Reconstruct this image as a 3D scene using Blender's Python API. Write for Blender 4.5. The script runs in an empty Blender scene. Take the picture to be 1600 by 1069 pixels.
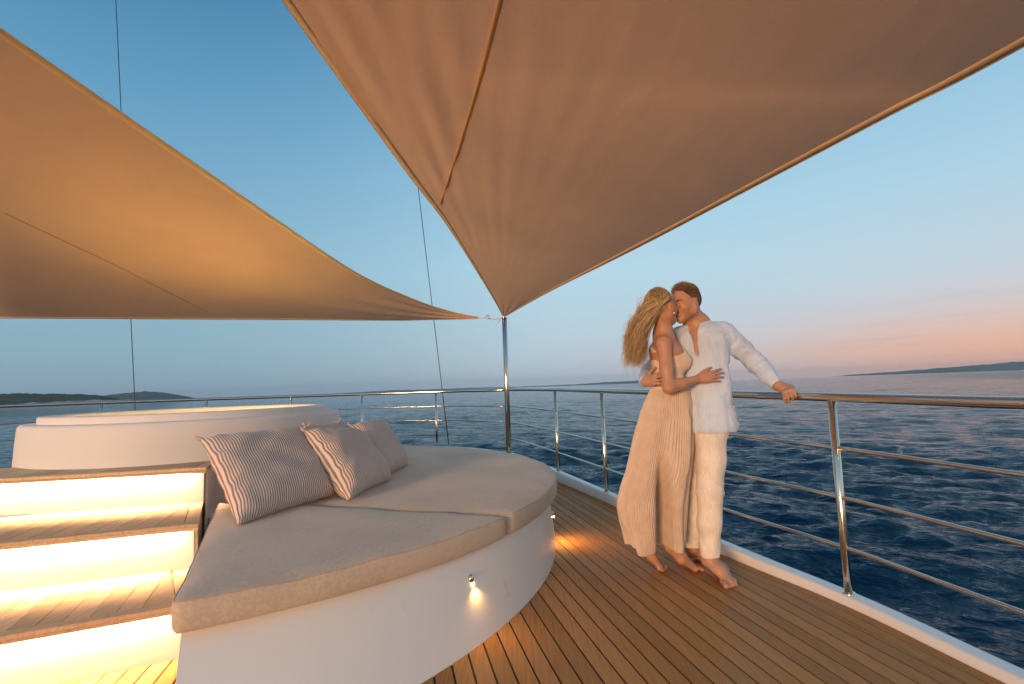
import bpy, bmesh, math, random
import numpy as np
from mathutils import Vector, Matrix

sc = bpy.context.scene
C = sc.collection
rng = np.random.default_rng(7)
random.seed(7)

# ------------------------------------------------------------------ camera
EYE = 1.2                      # eye height above the deck
PITCH = math.atan2(71, 800); ROLL = math.radians(2.0)
_f = Vector((0, math.cos(PITCH), math.sin(PITCH)))
_u0 = Vector((0, -math.sin(PITCH), math.cos(PITCH)))
_r = math.cos(ROLL)*Vector((1, 0, 0)) - math.sin(ROLL)*_u0
_u = math.cos(ROLL)*_u0 + math.sin(ROLL)*Vector((1, 0, 0))
cam = bpy.data.objects.new('camera', bpy.data.cameras.new('camera'))
C.objects.link(cam)
cam.matrix_world = Matrix(((_r.x, _u.x, -_f.x, 0), (_r.y, _u.y, -_f.y, 0), (_r.z, _u.z, -_f.z, EYE), (0, 0, 0, 1)))
cam.data.sensor_width = 36; cam.data.lens = 18
cam.data.clip_start = 0.05; cam.data.clip_end = 120000
sc.camera = cam

# ------------------------------------------------------------------ sky, sun, exposure
SUN_AZ = math.radians(208)     # clockwise from straight ahead (+Y): low behind the left shoulder
GLOW_AZ = math.radians(135)    # middle of the afterglow along the horizon
SUN_EL = math.radians(2.0)
w = bpy.data.worlds.new('World'); sc.world = w; w.use_nodes = True
nt = w.node_tree; bg = nt.nodes['Background']
def wn(t, **kw):
    n = nt.nodes.new('ShaderNode'+t)
    for k, v in kw.items(): setattr(n, k, v)
    return n
def wm(op, a, b=None, c=None):
    n = wn('Math', operation=op)
    for i, v in enumerate((a, b, c)):
        if v is None: continue
        if isinstance(v, (int, float)): n.inputs[i].default_value = v
        else: nt.links.new(v, n.inputs[i])
    return n.outputs[0]
def srgb(r, g, b): return tuple((c/255/12.92 if c/255 <= .04045 else ((c/255+.055)/1.055)**2.4) for c in (r, g, b))
def wramp(fac, stops):
    r = wn('ValToRGB'); e = r.color_ramp.elements
    while len(e) < len(stops): e.new(.5)
    for el, (p, c) in zip(e, stops): el.position = p; el.color = (*srgb(*c), 1)
    nt.links.new(fac, r.inputs[0]); return r.outputs[0]
tcw = wn('TexCoord'); nrm = wn('VectorMath', operation='NORMALIZE'); nt.links.new(tcw.outputs['Generated'], nrm.inputs[0])
sep = wn('SeparateXYZ'); nt.links.new(nrm.outputs[0], sep.inputs[0])
el = wm('MULTIPLY', wm('ARCSINE', wm('MAXIMUM', sep.outputs[2], 0.0)), 2/math.pi)             # 0 horizon .. 1 zenith
hl = wm('SQRT', wm('MAXIMUM', wm('ADD', wm('MULTIPLY', sep.outputs[0], sep.outputs[0]), wm('MULTIPLY', sep.outputs[1], sep.outputs[1])), 1e-6))
az = wm('DIVIDE', wm('ADD', wm('MULTIPLY', sep.outputs[0], math.sin(GLOW_AZ)), wm('MULTIPLY', sep.outputs[1], math.cos(GLOW_AZ))), hl)   # 1 towards the sunset, -1 away from it
azf = wm('MULTIPLY_ADD', az, .5, .5)
dusk = wramp(el, [(0, (184, 198, 212)), (.05, (188, 208, 222)), (.14, (182, 216, 231)), (.26, (156, 203, 226)), (.40, (112, 172, 208)), (.65, (64, 126, 178)), (1, (48, 102, 158))])
away = wramp(el, [(0, (128, 162, 182)), (.06, (136, 174, 192)), (.15, (136, 182, 206)), (.30, (96, 154, 192)), (.45, (54, 112, 158)), (1, (38, 86, 138))])
rimc = wramp(el, [(0, (250, 182, 146)), (.03, (243, 189, 165)), (.065, (216, 205, 206)), (.10, (198, 212, 222)), (.18, (178, 212, 229)), (.30, (142, 194, 222)), (1, (50, 104, 160))])
def wmix(f, a, b):
    n = wn('Mix', data_type='RGBA'); nt.links.new(f, n.inputs[0]); nt.links.new(a, n.inputs[6]); nt.links.new(b, n.inputs[7]); return n.outputs[2]
def wstep(x, lo, hi):
    n = wn('MapRange', interpolation_type='SMOOTHSTEP'); n.inputs[1].default_value = lo; n.inputs[2].default_value = hi; nt.links.new(x, n.inputs[0]); return n.outputs[0]
col = wmix(wstep(azf, -.04, .20), away, dusk)
col = wmix(wstep(azf, .16, .52), col, rimc)
# thin streaks of cloud low in the sunset
cm = wn('Mapping'); cm.inputs['Scale'].default_value = (2.2, 2.2, 46); nt.links.new(nrm.outputs[0], cm.inputs[0])
cn = wn('TexNoise'); cn.inputs['Scale'].default_value = 1.3; cn.inputs['Detail'].default_value = 4; nt.links.new(cm.outputs[0], cn.inputs['Vector'])
cf = wm('MULTIPLY', wm('MULTIPLY', wstep(cn.outputs['Fac'], .52, .74), wm('SUBTRACT', 1.0, wstep(el, .03, .12))), wm('MULTIPLY', wstep(azf, .3, .55), .45))
cc = wn('RGB'); cc.outputs[0].default_value = (*srgb(196, 150, 150), 1)
col = wmix(cf, col, cc.outputs[0])
sky = wn('TexSky', sky_type='NISHITA', sun_disc=False)
sky.sun_elevation = SUN_EL; sky.sun_rotation = SUN_AZ; sky.altitude = 0; sky.air_density = 1.0; sky.dust_density = .4; sky.ozone_density = 3.0
ssc = wn('VectorMath', operation='SCALE'); ssc.inputs['Scale'].default_value = .15*1.5; nt.links.new(sky.outputs[0], ssc.inputs[0])
kk = wn('Value'); kk.outputs[0].default_value = .10
col = wmix(kk.outputs[0], col, ssc.outputs[0])
nt.links.new(col, bg.inputs[0]); bg.inputs[1].default_value = 1.0
sun = bpy.data.objects.new('sun', bpy.data.lights.new('sun', 'SUN')); C.objects.link(sun)
sun.data.energy = 3.4; sun.data.angle = math.radians(14); sun.data.color = (1, .56, .28)
sun.rotation_euler = Vector((math.sin(SUN_AZ), math.cos(SUN_AZ), math.tan(math.radians(4)))).to_track_quat('Z', 'Y').to_euler()
vs = sc.view_settings
vs.view_transform = 'Standard'; vs.look = 'None'; vs.gamma = 1; vs.exposure = 0.12; vs.use_curve_mapping = False
sc.cycles.use_denoising = True
sc.cycles.max_bounces = 8

def ray(x, y):                 # direction of a photo pixel, unit depth along the lens axis
    return (_f*800 + _r*(x-800) - _u*(y-534.5))/800
def P(x, y, Y):                # point on that ray at distance Y ahead
    d = ray(x, y); return Vector((0, 0, EYE)) + d*(Y/d.y)
def PZ(x, y, z):
    d = ray(x, y); return Vector((0, 0, EYE)) + d*((z-EYE)/d.z)

# ------------------------------------------------------------------ helpers
def tag(o, label=None, cat=None, group=None, kind=None):
    if label: o['label'] = label
    if cat: o['category'] = cat
    if group: o['group'] = group
    if kind: o['kind'] = kind
    return o
def mesh(name, V, F, mat, parent=None, smooth=False):
    me = bpy.data.meshes.new(name)
    me.from_pydata([tuple(map(float, v)) for v in V], [], [tuple(map(int, f)) for f in F]); me.update()
    if smooth: me.shade_smooth()
    if mat: me.materials.append(mat)
    o = bpy.data.objects.new(name, me); C.objects.link(o)
    if parent: o.parent = parent
    return o
def from_bm(name, bm, mat, parent=None, smooth=False):
    bmesh.ops.recalc_face_normals(bm, faces=bm.faces)
    me = bpy.data.meshes.new(name); bm.to_mesh(me); bm.free()
    if smooth: me.shade_smooth()
    me.materials.append(mat)
    o = bpy.data.objects.new(name, me); C.objects.link(o)
    if parent: o.parent = parent
    return o
def empty(name, loc=(0, 0, 0)):
    o = bpy.data.objects.new(name, None); o.location = loc; C.objects.link(o); o.empty_display_size = .1
    return o
def par(child, parent):        # parent and keep the world place
    child.parent = parent
    child.matrix_parent_inverse = Matrix.Translation(parent.location).inverted()
    return child
def fixn(o):
    bm = bmesh.new(); bm.from_mesh(o.data); bmesh.ops.recalc_face_normals(bm, faces=bm.faces); bm.to_mesh(o.data); bm.free(); return o
def crom(pts, n):              # Catmull-Rom through points (any dimension), evenly resampled
    Q = np.array([list(p) for p in pts], float); Q = np.vstack([2*Q[0]-Q[1], Q, 2*Q[-1]-Q[-2]])
    out = []
    for i in range(1, len(Q)-2):
        for t in np.linspace(0, 1, 24, endpoint=False):
            a, b, c, d = Q[i-1:i+3]
            out.append(.5*((2*b)+(c-a)*t+(2*a-5*b+4*c-d)*t*t+(3*b-a-3*c+d)*t**3))
    out.append(Q[-2]); out = np.array(out)
    L = np.r_[0, np.cumsum(np.linalg.norm(np.diff(out, axis=0), axis=1))]
    s = np.linspace(0, L[-1], n)
    return np.stack([np.interp(s, L, out[:, k]) for k in range(out.shape[1])], 1)
def tube(name, pts, r, mat, parent=None, seg=12, closed=False):
    pts = np.array([list(p) for p in pts], float); n = len(pts)
    r = np.broadcast_to(np.asarray(r, float), (n,))
    T = np.gradient(pts, axis=0); T /= np.linalg.norm(T, axis=1)[:, None]
    ref = np.array([0, 0, 1.]) if abs(T[0][2]) < .9 else np.array([1., 0, 0])
    V = []; F = []
    a = np.linspace(0, 2*np.pi, seg, endpoint=False)
    N = np.cross(T[0], ref); N /= np.linalg.norm(N)
    for i in range(n):
        N = N - T[i]*(N@T[i]); N /= np.linalg.norm(N); B = np.cross(T[i], N)
        for t in a: V.append(pts[i]+r[i]*(math.cos(t)*N+math.sin(t)*B))
    for i in range(n-1):
        for j in range(seg):
            k = (j+1) % seg
            F.append((i*seg+j, i*seg+k, (i+1)*seg+k, (i+1)*seg+j))
    F.append(tuple(range(seg))[::-1]); F.append(tuple((n-1)*seg+j for j in range(seg)))
    return fixn(mesh(name, V, F, mat, parent, True))
def lathe(name, prof, n, mat, parent=None, loc=(0, 0), a0=0, a1=2*math.pi, smooth=True):
    full = abs(a1-a0-2*math.pi) < 1e-6
    A = np.linspace(a0, a1, n, endpoint=not full); V = []; F = []; m = len(prof)
    for a in A:
        for (r, z) in prof: V.append((loc[0]+r*math.cos(a), loc[1]+r*math.sin(a), z))
    for i in range(n if full else n-1):
        for j in range(m-1):
            k = (i+1) % n
            F.append((i*m+j, k*m+j, k*m+j+1, i*m+j+1))
    return mesh(name, V, F, mat, parent, smooth)
def bevel(o, wd, seg=3):
    m = o.modifiers.new('b', 'BEVEL'); m.width = wd; m.segments = seg; m.limit_method = 'ANGLE'; m.angle_limit = math.radians(40)
    return o

# ------------------------------------------------------------------ materials
def mat(name, col, rough=.5, metal=0, spec=.5, **kw):
    m = bpy.data.materials.new(name); m.use_nodes = True
    b = m.node_tree.nodes['Principled BSDF']
    b.inputs['Base Color'].default_value = (*col, 1); b.inputs['Roughness'].default_value = rough
    b.inputs['Metallic'].default_value = metal; b.inputs['Specular IOR Level'].default_value = spec
    for k, v in kw.items(): b.inputs[k.replace('_', ' ')].default_value = v
    return m
def N(m, t, **kw):
    n = m.node_tree.nodes.new('ShaderNode'+t)
    for k, v in kw.items():
        if hasattr(n, k): setattr(n, k, v)
        else: n.inputs[k.replace('_', ' ')].default_value = v
    return n
def L(m, a, b): m.node_tree.links.new(a, b)
def bsdf(m): return m.node_tree.nodes['Principled BSDF']
def noise(m, scale, detail=4, rough=.5, vec=None, sx=(1, 1, 1), coord='Object'):
    tc = N(m, 'TexCoord'); mp = N(m, 'Mapping'); mp.inputs['Scale'].default_value = sx
    L(m, vec if vec else tc.outputs[coord], mp.inputs[0])
    n = N(m, 'TexNoise'); n.inputs['Scale'].default_value = scale; n.inputs['Detail'].default_value = detail; n.inputs['Roughness'].default_value = rough
    L(m, mp.outputs[0], n.inputs['Vector']); return n.outputs['Fac']
def ramp(m, fac, stops):
    r = N(m, 'ValToRGB'); e = r.color_ramp.elements
    while len(e) < len(stops): e.new(.5)
    for el, (p, c) in zip(e, stops): el.position = p; el.color = (*c, 1)
    L(m, fac, r.inputs[0]); return r.outputs[0]
def bump(m, fac, strength, dist, prev=None):
    b = N(m, 'Bump'); b.inputs['Strength'].default_value = strength; b.inputs['Distance'].default_value = dist
    L(m, fac, b.inputs['Height'])
    if prev: L(m, prev, b.inputs['Normal'])
    L(m, b.outputs[0], bsdf(m).inputs['Normal']); return b.outputs[0]

def m_gel(name='white_gelcoat', col=(.80, .78, .75), coat=.25):
    m = mat(name, col, .28, spec=.5 if coat else .25, Coat_Weight=coat, Coat_Roughness=.3)
    f = noise(m, 2.2, 5)
    L(m, ramp(m, f, [(.3, tuple(c*.95 for c in col)), (.7, col)]), bsdf(m).inputs['Base Color'])
    r = N(m, 'MapRange', To_Min=.22 if coat else .5, To_Max=.40 if coat else .65); L(m, noise(m, 9, 6), r.inputs[0]); L(m, r.outputs[0], bsdf(m).inputs['Roughness'])
    bump(m, noise(m, 60, 3), .05, .002)
    return m
GEL = m_gel()
def m_steel():
    m = mat('polished_steel', (.72, .63, .52), .12, 1)
    r = N(m, 'MapRange', To_Min=.07, To_Max=.2); L(m, noise(m, 14, 6), r.inputs[0]); L(m, r.outputs[0], bsdf(m).inputs['Roughness'])
    return m
STEEL = m_steel()
def m_teak(name, base, rot=0, rough=.55):
    m = mat(name, base, rough, spec=.16)
    oi = N(m, 'ObjectInfo'); tc = N(m, 'TexCoord'); mp = N(m, 'Mapping')
    mp.inputs['Rotation'].default_value = (0, 0, rot); mp.inputs['Scale'].default_value = (90, 3.0, 30)
    ad = N(m, 'VectorMath', operation='ADD'); L(m, tc.outputs['Object'], ad.inputs[0])
    sc_ = N(m, 'VectorMath', operation='SCALE'); sc_.inputs['Scale'].default_value = 3.7
    cb = N(m, 'CombineXYZ'); L(m, oi.outputs['Random'], cb.inputs[0]); L(m, oi.outputs['Random'], cb.inputs[1]); L(m, cb.outputs[0], sc_.inputs[0]); L(m, sc_.outputs[0], ad.inputs[1])
    L(m, ad.outputs[0], mp.inputs[0])
    n = N(m, 'TexNoise', Scale=1.0, Detail=6.0, Roughness=.6); L(m, mp.outputs[0], n.inputs['Vector'])
    d = tuple(c*.72 for c in base); b = tuple(min(1, c*1.2) for c in base)
    col = ramp(m, n.outputs['Fac'], [(.25, d), (.5, base), (.78, b)])
    hs = N(m, 'HueSaturation'); mr = N(m, 'MapRange', To_Min=.78, To_Max=1.16); L(m, oi.outputs['Random'], mr.inputs[0]); L(m, mr.outputs[0], hs.inputs['Value']); L(m, col, hs.inputs['Color'])
    # worn, slightly grey patches with a shape of their own
    mx = N(m, 'Mix', data_type='RGBA'); wr = N(m, 'MapRange', From_Min=.52, From_Max=.75, To_Min=0, To_Max=.28); L(m, noise(m, 1.6, 5), wr.inputs[0])
    L(m, wr.outputs[0], mx.inputs[0]); L(m, hs.outputs[0], mx.inputs[6]); mx.inputs[7].default_value = (base[0]*.75, base[0]*.62, base[0]*.48, 1)
    L(m, mx.outputs[2], bsdf(m).inputs['Base Color'])
    rr = N(m, 'MapRange', To_Min=rough-.13, To_Max=rough+.12); L(m, noise(m, 5, 5), rr.inputs[0]); L(m, rr.outputs[0], bsdf(m).inputs['Roughness'])
    bump(m, n.outputs['Fac'], .25, .0015)
    return m
BOAT_ANG = math.atan(.235)     # bow direction, to the left of the view
TEAK = m_teak('teak_deck', (.53, .24, .078), -BOAT_ANG, .60)
CAULK = mat('black_caulk', (.018, .016, .015), .7)
CAULK_L = mat('tread_caulk', (.16, .10, .05), .7)

# ------------------------------------------------------------------ boat outline
edge = [(2.95, -3.2, .04), (2.50, -1.0, .04), (2.20, .5, .042)]+[(*PZ(x, y, z).xy, z) for x, y, z in ((1590, 1058, .045), (1318, 930, .050), (1125, 850, .066), (946, 771, .090), (868, 737, .115), (805, 711, .155))]+[
        (-.36, 8.28, .20), (-.794, 8.60, .225), (-1.36, 8.80, .24), (-2.55, 8.90, .25), (-3.8, 8.80, .25), (-5.1, 8.48, .25), (-6.4, 7.98, .25), (-7.35, 7.35, .24), (-8.1, 6.4, .23), (-8.7, 4.9, .20), (-9.3, 2.5, .17), (-9.9, -3.2, .13)]
E_ = crom(edge, 260)
tE = np.gradient(E_[:, :2], axis=0); tE /= np.linalg.norm(tE, axis=1)[:, None]
nE = np.stack([tE[:, 1], -tE[:, 0]], 1)      # outward
deck = mesh('deck', [(-10.2, -3.6, -.006), (3.1, -3.6, -.006), (3.1, 9.2, -.006), (-10.2, 9.2, -.006)], [(0, 1, 2, 3)], CAULK)
# keep the deck inside the hull line
bmv = [(x+.05*n[0], y+.05*n[1], -.006) for (x, y, z), n in zip(E_, nE)]
deck.data.clear_geometry(); deck.data.from_pydata(bmv, [], [tuple(range(len(bmv)))]); deck.data.update(); fixn(deck)
tag(deck, 'dark caulked teak deck floor of the yacht', kind='structure')
# bulwark: low white coaming with a rounded top
prof = [(0, -.02), (0, -.018), (.004, -.022), (.02, -.004), (.035, 0), (.075, 0), (.092, -.006), (.10, -.025)]
V = []; F = []
for (x, y, z), n in zip(E_, nE):
    ring = [(0.0, -.02), (0.0, z-.014), (.005, z-.004), (.016, z), (.080, z), (.092, z-.006), (.098, z-.02), (.098, -.9), (.35, -5.6)]
    for (d, h) in ring: V.append((x+n[0]*d, y+n[1]*d, h))
m_ = 9
for i in range(len(E_)-1):
    for j in range(m_-1): F.append((i*m_+j, (i+1)*m_+j, (i+1)*m_+j+1, i*m_+j+1))
bul = fixn(mesh('bulwark', V, F, GEL, None, True))
bul.modifiers.new('e', 'EDGE_SPLIT').split_angle = math.radians(50)
tag(bul, 'low white coaming running round the edge of the teak deck', 'bulwark')

# teak planks
ca, sa = math.cos(BOAT_ANG), math.sin(BOAT_ANG)
dS = np.array([-sa, ca]); dV = np.array([ca, sa])         # along / across the boat
sv = np.stack([E_[:, :2]@dS, E_[:, :2]@dV], 1)
half = np.argmax(sv[:, 0]); ms, mv = sv[:half, 0], sv[:half, 1]-.135   # margin line on the starboard side
PW = .0828; GAP = .0095; TH = .02
def span(v):                   # the stretch of the line at offset v that lies inside the margin
    g = mv-v; pos = np.where(g > 0)[0]
    if len(pos) == 0: return None
    i, j = pos[0], pos[-1]
    lo = -2.5 if i == 0 else ms[i-1]+(ms[i]-ms[i-1])*(-g[i-1])/(g[i]-g[i-1])
    hi = ms[j] if j == len(g)-1 else ms[j]+(ms[j+1]-ms[j])*g[j]/(g[j]-g[j+1])
    return max(lo, -2.5), min(hi, 7.9)
def slab(name, poly, z0, z1, mt, parent):
    n = len(poly); V = [(x, y, z1) for x, y in poly]+[(x, y, z0) for x, y in poly]
    F = [tuple(range(n)), tuple(range(n, 2*n))[::-1]]+[(i, i+n, (i+1) % n+n, (i+1) % n) for i in range(n)]
    return fixn(mesh(name, V, F, mt, parent))
v0 = -.345
for k in range(-52, 42):
    a = v0+k*PW+GAP/2; b = v0+(k+1)*PW-GAP/2
    ends = [(v, span(v)) for v in np.linspace(a, b, 9)]; ends = [e for e in ends if e[1] is not None and e[1][1]-e[1][0] > .05]
    if len(ends) < 2: continue
    p = [dS*e[0]+dV*v for v, e in ends]+[dS*e[1]+dV*v for v, e in ends[::-1]]
    o = slab('plank', [tuple(q) for q in p], -.02, 0, TEAK, deck)
# margin boards following the coaming
for i0, i1, off0, off1 in [(0, 116, .004, .064), (0, 116, .070, .130)]:
    V = []; F = []
    for i in range(i0, i1):
        for d in (off0, off1):
            for z in (0, -.02):
                V.append((E_[i, 0]-nE[i, 0]*d, E_[i, 1]-nE[i, 1]*d, z))
    for i in range(i1-i0-1):
        q = i*4; r_ = q+4
        F += [(q, r_, r_+2, q+2), (q, q+1, r_+1, r_), (q+2, r_+2, r_+3, q+3)]
    fixn(mesh('margin_board', V, F, TEAK, deck))

# ------------------------------------------------------------------ railing
rail = empty('railing', tuple(E_[60]))
tag(rail, 'polished steel guard rail with three lower bars round the deck edge', 'railing')
zr_y = [(-3.2, 1.05), (.5, 1.065), (2.05, 1.075), (2.81, 1.086), (3.68, 1.104), (5.37, 1.132), (6.7, 1.155), (7.8, 1.166)]
def zrail(i):
    x, y, z = E_[i]
    if i < half*.78: return np.interp(y, [a for a, b in zr_y], [b for a, b in zr_y])
    return 1.168+.018*min(1, max(0, (-x-.5)/6))
zr = np.array([zrail(i) for i in range(len(E_))])
cx = E_[:, 0]+nE[:, 0]*.048; cy = E_[:, 1]+nE[:, 1]*.048; zf = E_[:, 2]
for fr, rad in [(0, .0245), (.265, .0105), (.52, .0105), (.775, .0105)]:
    z = zr+(zf-zr)*fr
    t_ = par(tube('top_rail' if fr == 0 else 'rail_bar', np.stack([cx, cy, z], 1), rad, STEEL, None, 14), rail)
arc = np.r_[0, np.cumsum(np.linalg.norm(np.diff(E_[:, :2], axis=0), axis=1))]
def idx_px(px):                # index of the outline point seen under a photo column
    best = None
    for i in range(len(E_)):
        if cy[i] < .3: continue
        v = Vector((cx[i], cy[i], zf[i]-EYE)); zz = v@_f
        q = 800+800*(v@_r)/zz; d = abs(q-px)
        if best is None or d < best[0]: best = (d, i)
    return best[1]
post_i = [idx_px(q) for q in (1316, 946, 870, 685, 570, 450, 317, 155)]
i_a, i_b = post_i[0], post_i[1]
mid = np.argmin(abs(arc-(arc[i_a]+arc[i_b])/2))
post_i += [int(mid)] + [int(np.argmin(abs(arc-(arc[i_a]-1.33*k)))) for k in (1, 2, 3)] + [int(np.argmin(abs(arc-(arc[post_i[7]]+1.4*k)))) for k in (1, 2, 3)]
for i in post_i:
    a = (cx[i], cy[i], zf[i]-.004); b = (cx[i], cy[i], zr[i]-.012)
    po = par(tube('post', [a, (cx[i], cy[i], zf[i]+.3), b], .021, STEEL, None, 16), rail)
    fl = lathe('base_flange', [(0, zf[i]+.006), (.03, zf[i]+.006), (.034, zf[i]+.003), (.034, zf[i]-.002)], 20, STEEL, None, (cx[i], cy[i])); fl.parent = po

# ------------------------------------------------------------------ sunbed base
PC = (-2.345, 4.24); PR = 2.63
WHITE2 = m_gel('white_lacquer', (.87, .81, .73))
A_left = math.atan2(1.81-PC[1], -1.15-PC[0])-.012
def flare(a):                  # the plinth spreads a little towards its foot on the near side
    ux, uy = math.cos(a), math.sin(a); ox, oy = PC[0]+2.804, PC[1]-4.182; b_ = ox*ux+oy*uy; r_ = -b_+math.sqrt(b_*b_-(ox*ox+oy*oy-3.086**2))
    return max(0, r_-(PR-.032))
angs = np.linspace(A_left+.006, math.radians(112), 140)
tail_ = [(-3.2, 6.4), (-3.2, 4.2), (-2.06, 3.56), (-1.43, 2.36)]
V = []; F = []; nb_ = len(angs)+4; lv = [(1, -.004), (.92, .03), (.5, .2), (.08, .345), (0, .366), (-.4, .380), (-1, .386)]
for q_, z in lv:
    for a in angs:
        r_ = PR-.032+(flare(a)*q_ if q_ > 0 else .032*q_); V.append((PC[0]+r_*math.cos(a), PC[1]+r_*math.sin(a), z))
    for x, y in tail_: V.append((x, y, z))
for k in range(len(lv)-1):
    for i in range(nb_): F.append((k*nb_+i, k*nb_+(i+1) % nb_, (k+1)*nb_+(i+1) % nb_, (k+1)*nb_+i))
F.append(tuple(range((len(lv)-1)*nb_, len(lv)*nb_)))
base = fixn(mesh('sunbed_base', V, F, WHITE2, None, True)); base.modifiers.new('e', 'EDGE_SPLIT').split_angle = math.radians(35)
tag(base, 'curved white lacquered plinth under the beige sun cushions', 'sunbed base')
FAB = None
def m_fabric(name, col, wv=420, bstr=.28, tr=0, patch=.1):
    m = mat(name, col, .9, spec=.12, Sheen_Weight=.25, Sheen_Roughness=.5)
    tc = N(m, 'TexCoord')
    wa = N(m, 'TexWave', Scale=wv/6.283, Distortion=1.2); wa.bands_direction = 'X'; L(m, tc.outputs['Object'], wa.inputs['Vector'])
    wb = N(m, 'TexWave', Scale=wv/6.283, Distortion=1.2); wb.bands_direction = 'Y'; L(m, tc.outputs['Object'], wb.inputs['Vector'])
    mx = N(m, 'Math', operation='MAXIMUM'); L(m, wa.outputs['Fac'], mx.inputs[0]); L(m, wb.outputs['Fac'], mx.inputs[1])
    f1 = noise(m, 60, 5, .7); f2 = noise(m, 1.7, 5)
    ad = N(m, 'Math', operation='ADD'); L(m, f1, ad.inputs[0]); L(m, f2, ad.inputs[1])
    c = ramp(m, ad.outputs[0], [(.55, tuple(x*.92 for x in col)), (1.0, col), (1.4, tuple(min(1, x*1.1) for x in col))])
    L(m, c, bsdf(m).inputs['Base Color'])
    b1 = bump(m, mx.outputs[0], bstr, .0012); bump(m, f1, .12, .002, b1)
    return m
FAB = m_fabric('beige_canvas', (.60, .465, .34), 500)
PIPE = m_fabric('beige_piping', (.54, .40, .28), 700)

def arcp(c, r, a0, a1, n): return [(c[0]+r*math.cos(a), c[1]+r*math.sin(a)) for a in np.linspace(a0, a1, n)]
def dens(poly, step=.035):     # resample a closed outline
    Q = np.array(list(poly)+[poly[0]], float); Ls = np.r_[0, np.cumsum(np.linalg.norm(np.diff(Q, axis=0), axis=1))]
    n = int(Ls[-1]/step); t = np.linspace(0, Ls[-1], n, endpoint=False)
    return np.stack([np.interp(t, Ls, Q[:, k]) for k in range(2)], 1)
def cushion(poly, label, z0=.388, z1=.50, er=.019):
    """a flat boxed cushion of any outline: rounded upper edge, soft crown, piping"""
    Q = dens(poly)
    if np.sum(Q[:, 0]*np.roll(Q[:, 1], -1)-np.roll(Q[:, 0], -1)*Q[:, 1]) < 0: Q = Q[::-1]
    for _ in range(1): Q = (np.roll(Q, 1, 0)+2*Q+np.roll(Q, -1, 0))/4      # soften the corners
    T = np.roll(Q, -1, 0)-np.roll(Q, 1, 0); T /= np.linalg.norm(T, axis=1)[:, None]; Nn = np.stack([-T[:, 1], T[:, 0]], 1)  # inward
    cen = Q.mean(0); n = len(Q); V = []; F = []
    wob = .003*np.sin(np.arange(n)*.37)+.002*np.sin(np.arange(n)*.91+1)
    for d, z in [(.014, z0), (.002, z0+.014), (-.002, (z0+z1)/2), (0, z1-er), (er*.13, z1-er*.5), (er*.5, z1-er*.13), (er, z1)]:
        R_ = Q+Nn*d
        for i in range(n): V.append((R_[i, 0], R_[i, 1], z+(wob[i] if z > z0+.05 else 0)))
    R_ = Q+Nn*er
    for t, dz in [(.05, .006), (.12, .010), (.25, .012), (.5, .013), (.75, .012)]:
        for i in range(n):
            p = R_[i]+(cen-R_[i])*t
            V.append((p[0], p[1], z1+dz+.003*math.sin(p[0]*4.1+p[1]*2.3)+.0018*math.sin(p[0]*11)*math.sin(p[1]*9)))
    V.append((cen[0], cen[1], z1+.013)); rows = 12
    for k in range(rows-1):
        for i in range(n):
            j = (i+1) % n; F.append((k*n+i, k*n+j, (k+1)*n+j, (k+1)*n+i))
    for i in range(n): F.append(((rows-1)*n+i, (rows-1)*n+(i+1) % n, rows*n))
    F.append(tuple(range(n)))
    o = fixn(mesh('sun_cushion', V, F, FAB, None, True))
    tag(o, label, 'sun cushion', 'sun cushions on the white plinth')
    pp = Q+Nn*(er*.28); pp = np.vstack([pp, pp[:1]])
    tube('piping', [(x, y, z1-er*.28+wob[i % n]) for i, (x, y) in enumerate(pp)], .0032, PIPE, o, 6)
    return o
TUB = (-2.97, 4.87)
def ang_of(p): return math.atan2(p[1]-PC[1], p[0]-PC[0])
RO = PR+.03
A_left = ang_of(PZ(279, 949, .5))-.012; A_gap = ang_of(PZ(801, 806, .5))
IN_ARC = [(-.97, 3.235), (-.80, 3.30), (-.665, 3.44), (-.60, 3.80), (-.60, 4.15), (-.63, 4.48), (-.70, 4.83), (-.86, 5.2), (-1.1, 5.5), (-1.45, 5.72), (-1.9, 5.78)]
IN_ARC = [tuple(p) for p in crom(IN_ARC, 60)]
g0 = (PC[0]+RO*math.cos(A_gap), PC[1]+RO*math.sin(A_gap))
cushion(arcp(PC, RO, A_left, A_gap-.006, 50)+[(g0[0]-.02, g0[1]-.005), (-.95, 3.19), (-1.65, 3.43), (-2.0, 3.50), (-1.43, 2.31)],
        'near beige sun cushion beside the lit steps, with the largest striped pillow on it')
cushion(arcp(PC, RO, A_gap+.008, math.radians(112), 80)+[(-2.6, 6.15), (-2.0, 5.93)]+[(x+.004*(1 if k else 0), y+.002) for k, (x, y) in enumerate(IN_ARC[::-1])]+[(-.9, 3.212)],
        'long curved outer beige sun cushion lying along the bow rail')
cushion([(x-.004, y) for x, y in IN_ARC]+[(-1.75, 5.6), (-1.66, 5.2), (-1.62, 4.75), (-1.68, 4.35), (-1.85, 3.95), (-1.98, 3.6), (-1.66, 3.46), (-1.2, 3.30)],
        'inner rounded beige sun cushion between the hot tub and the curved seam')
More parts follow.
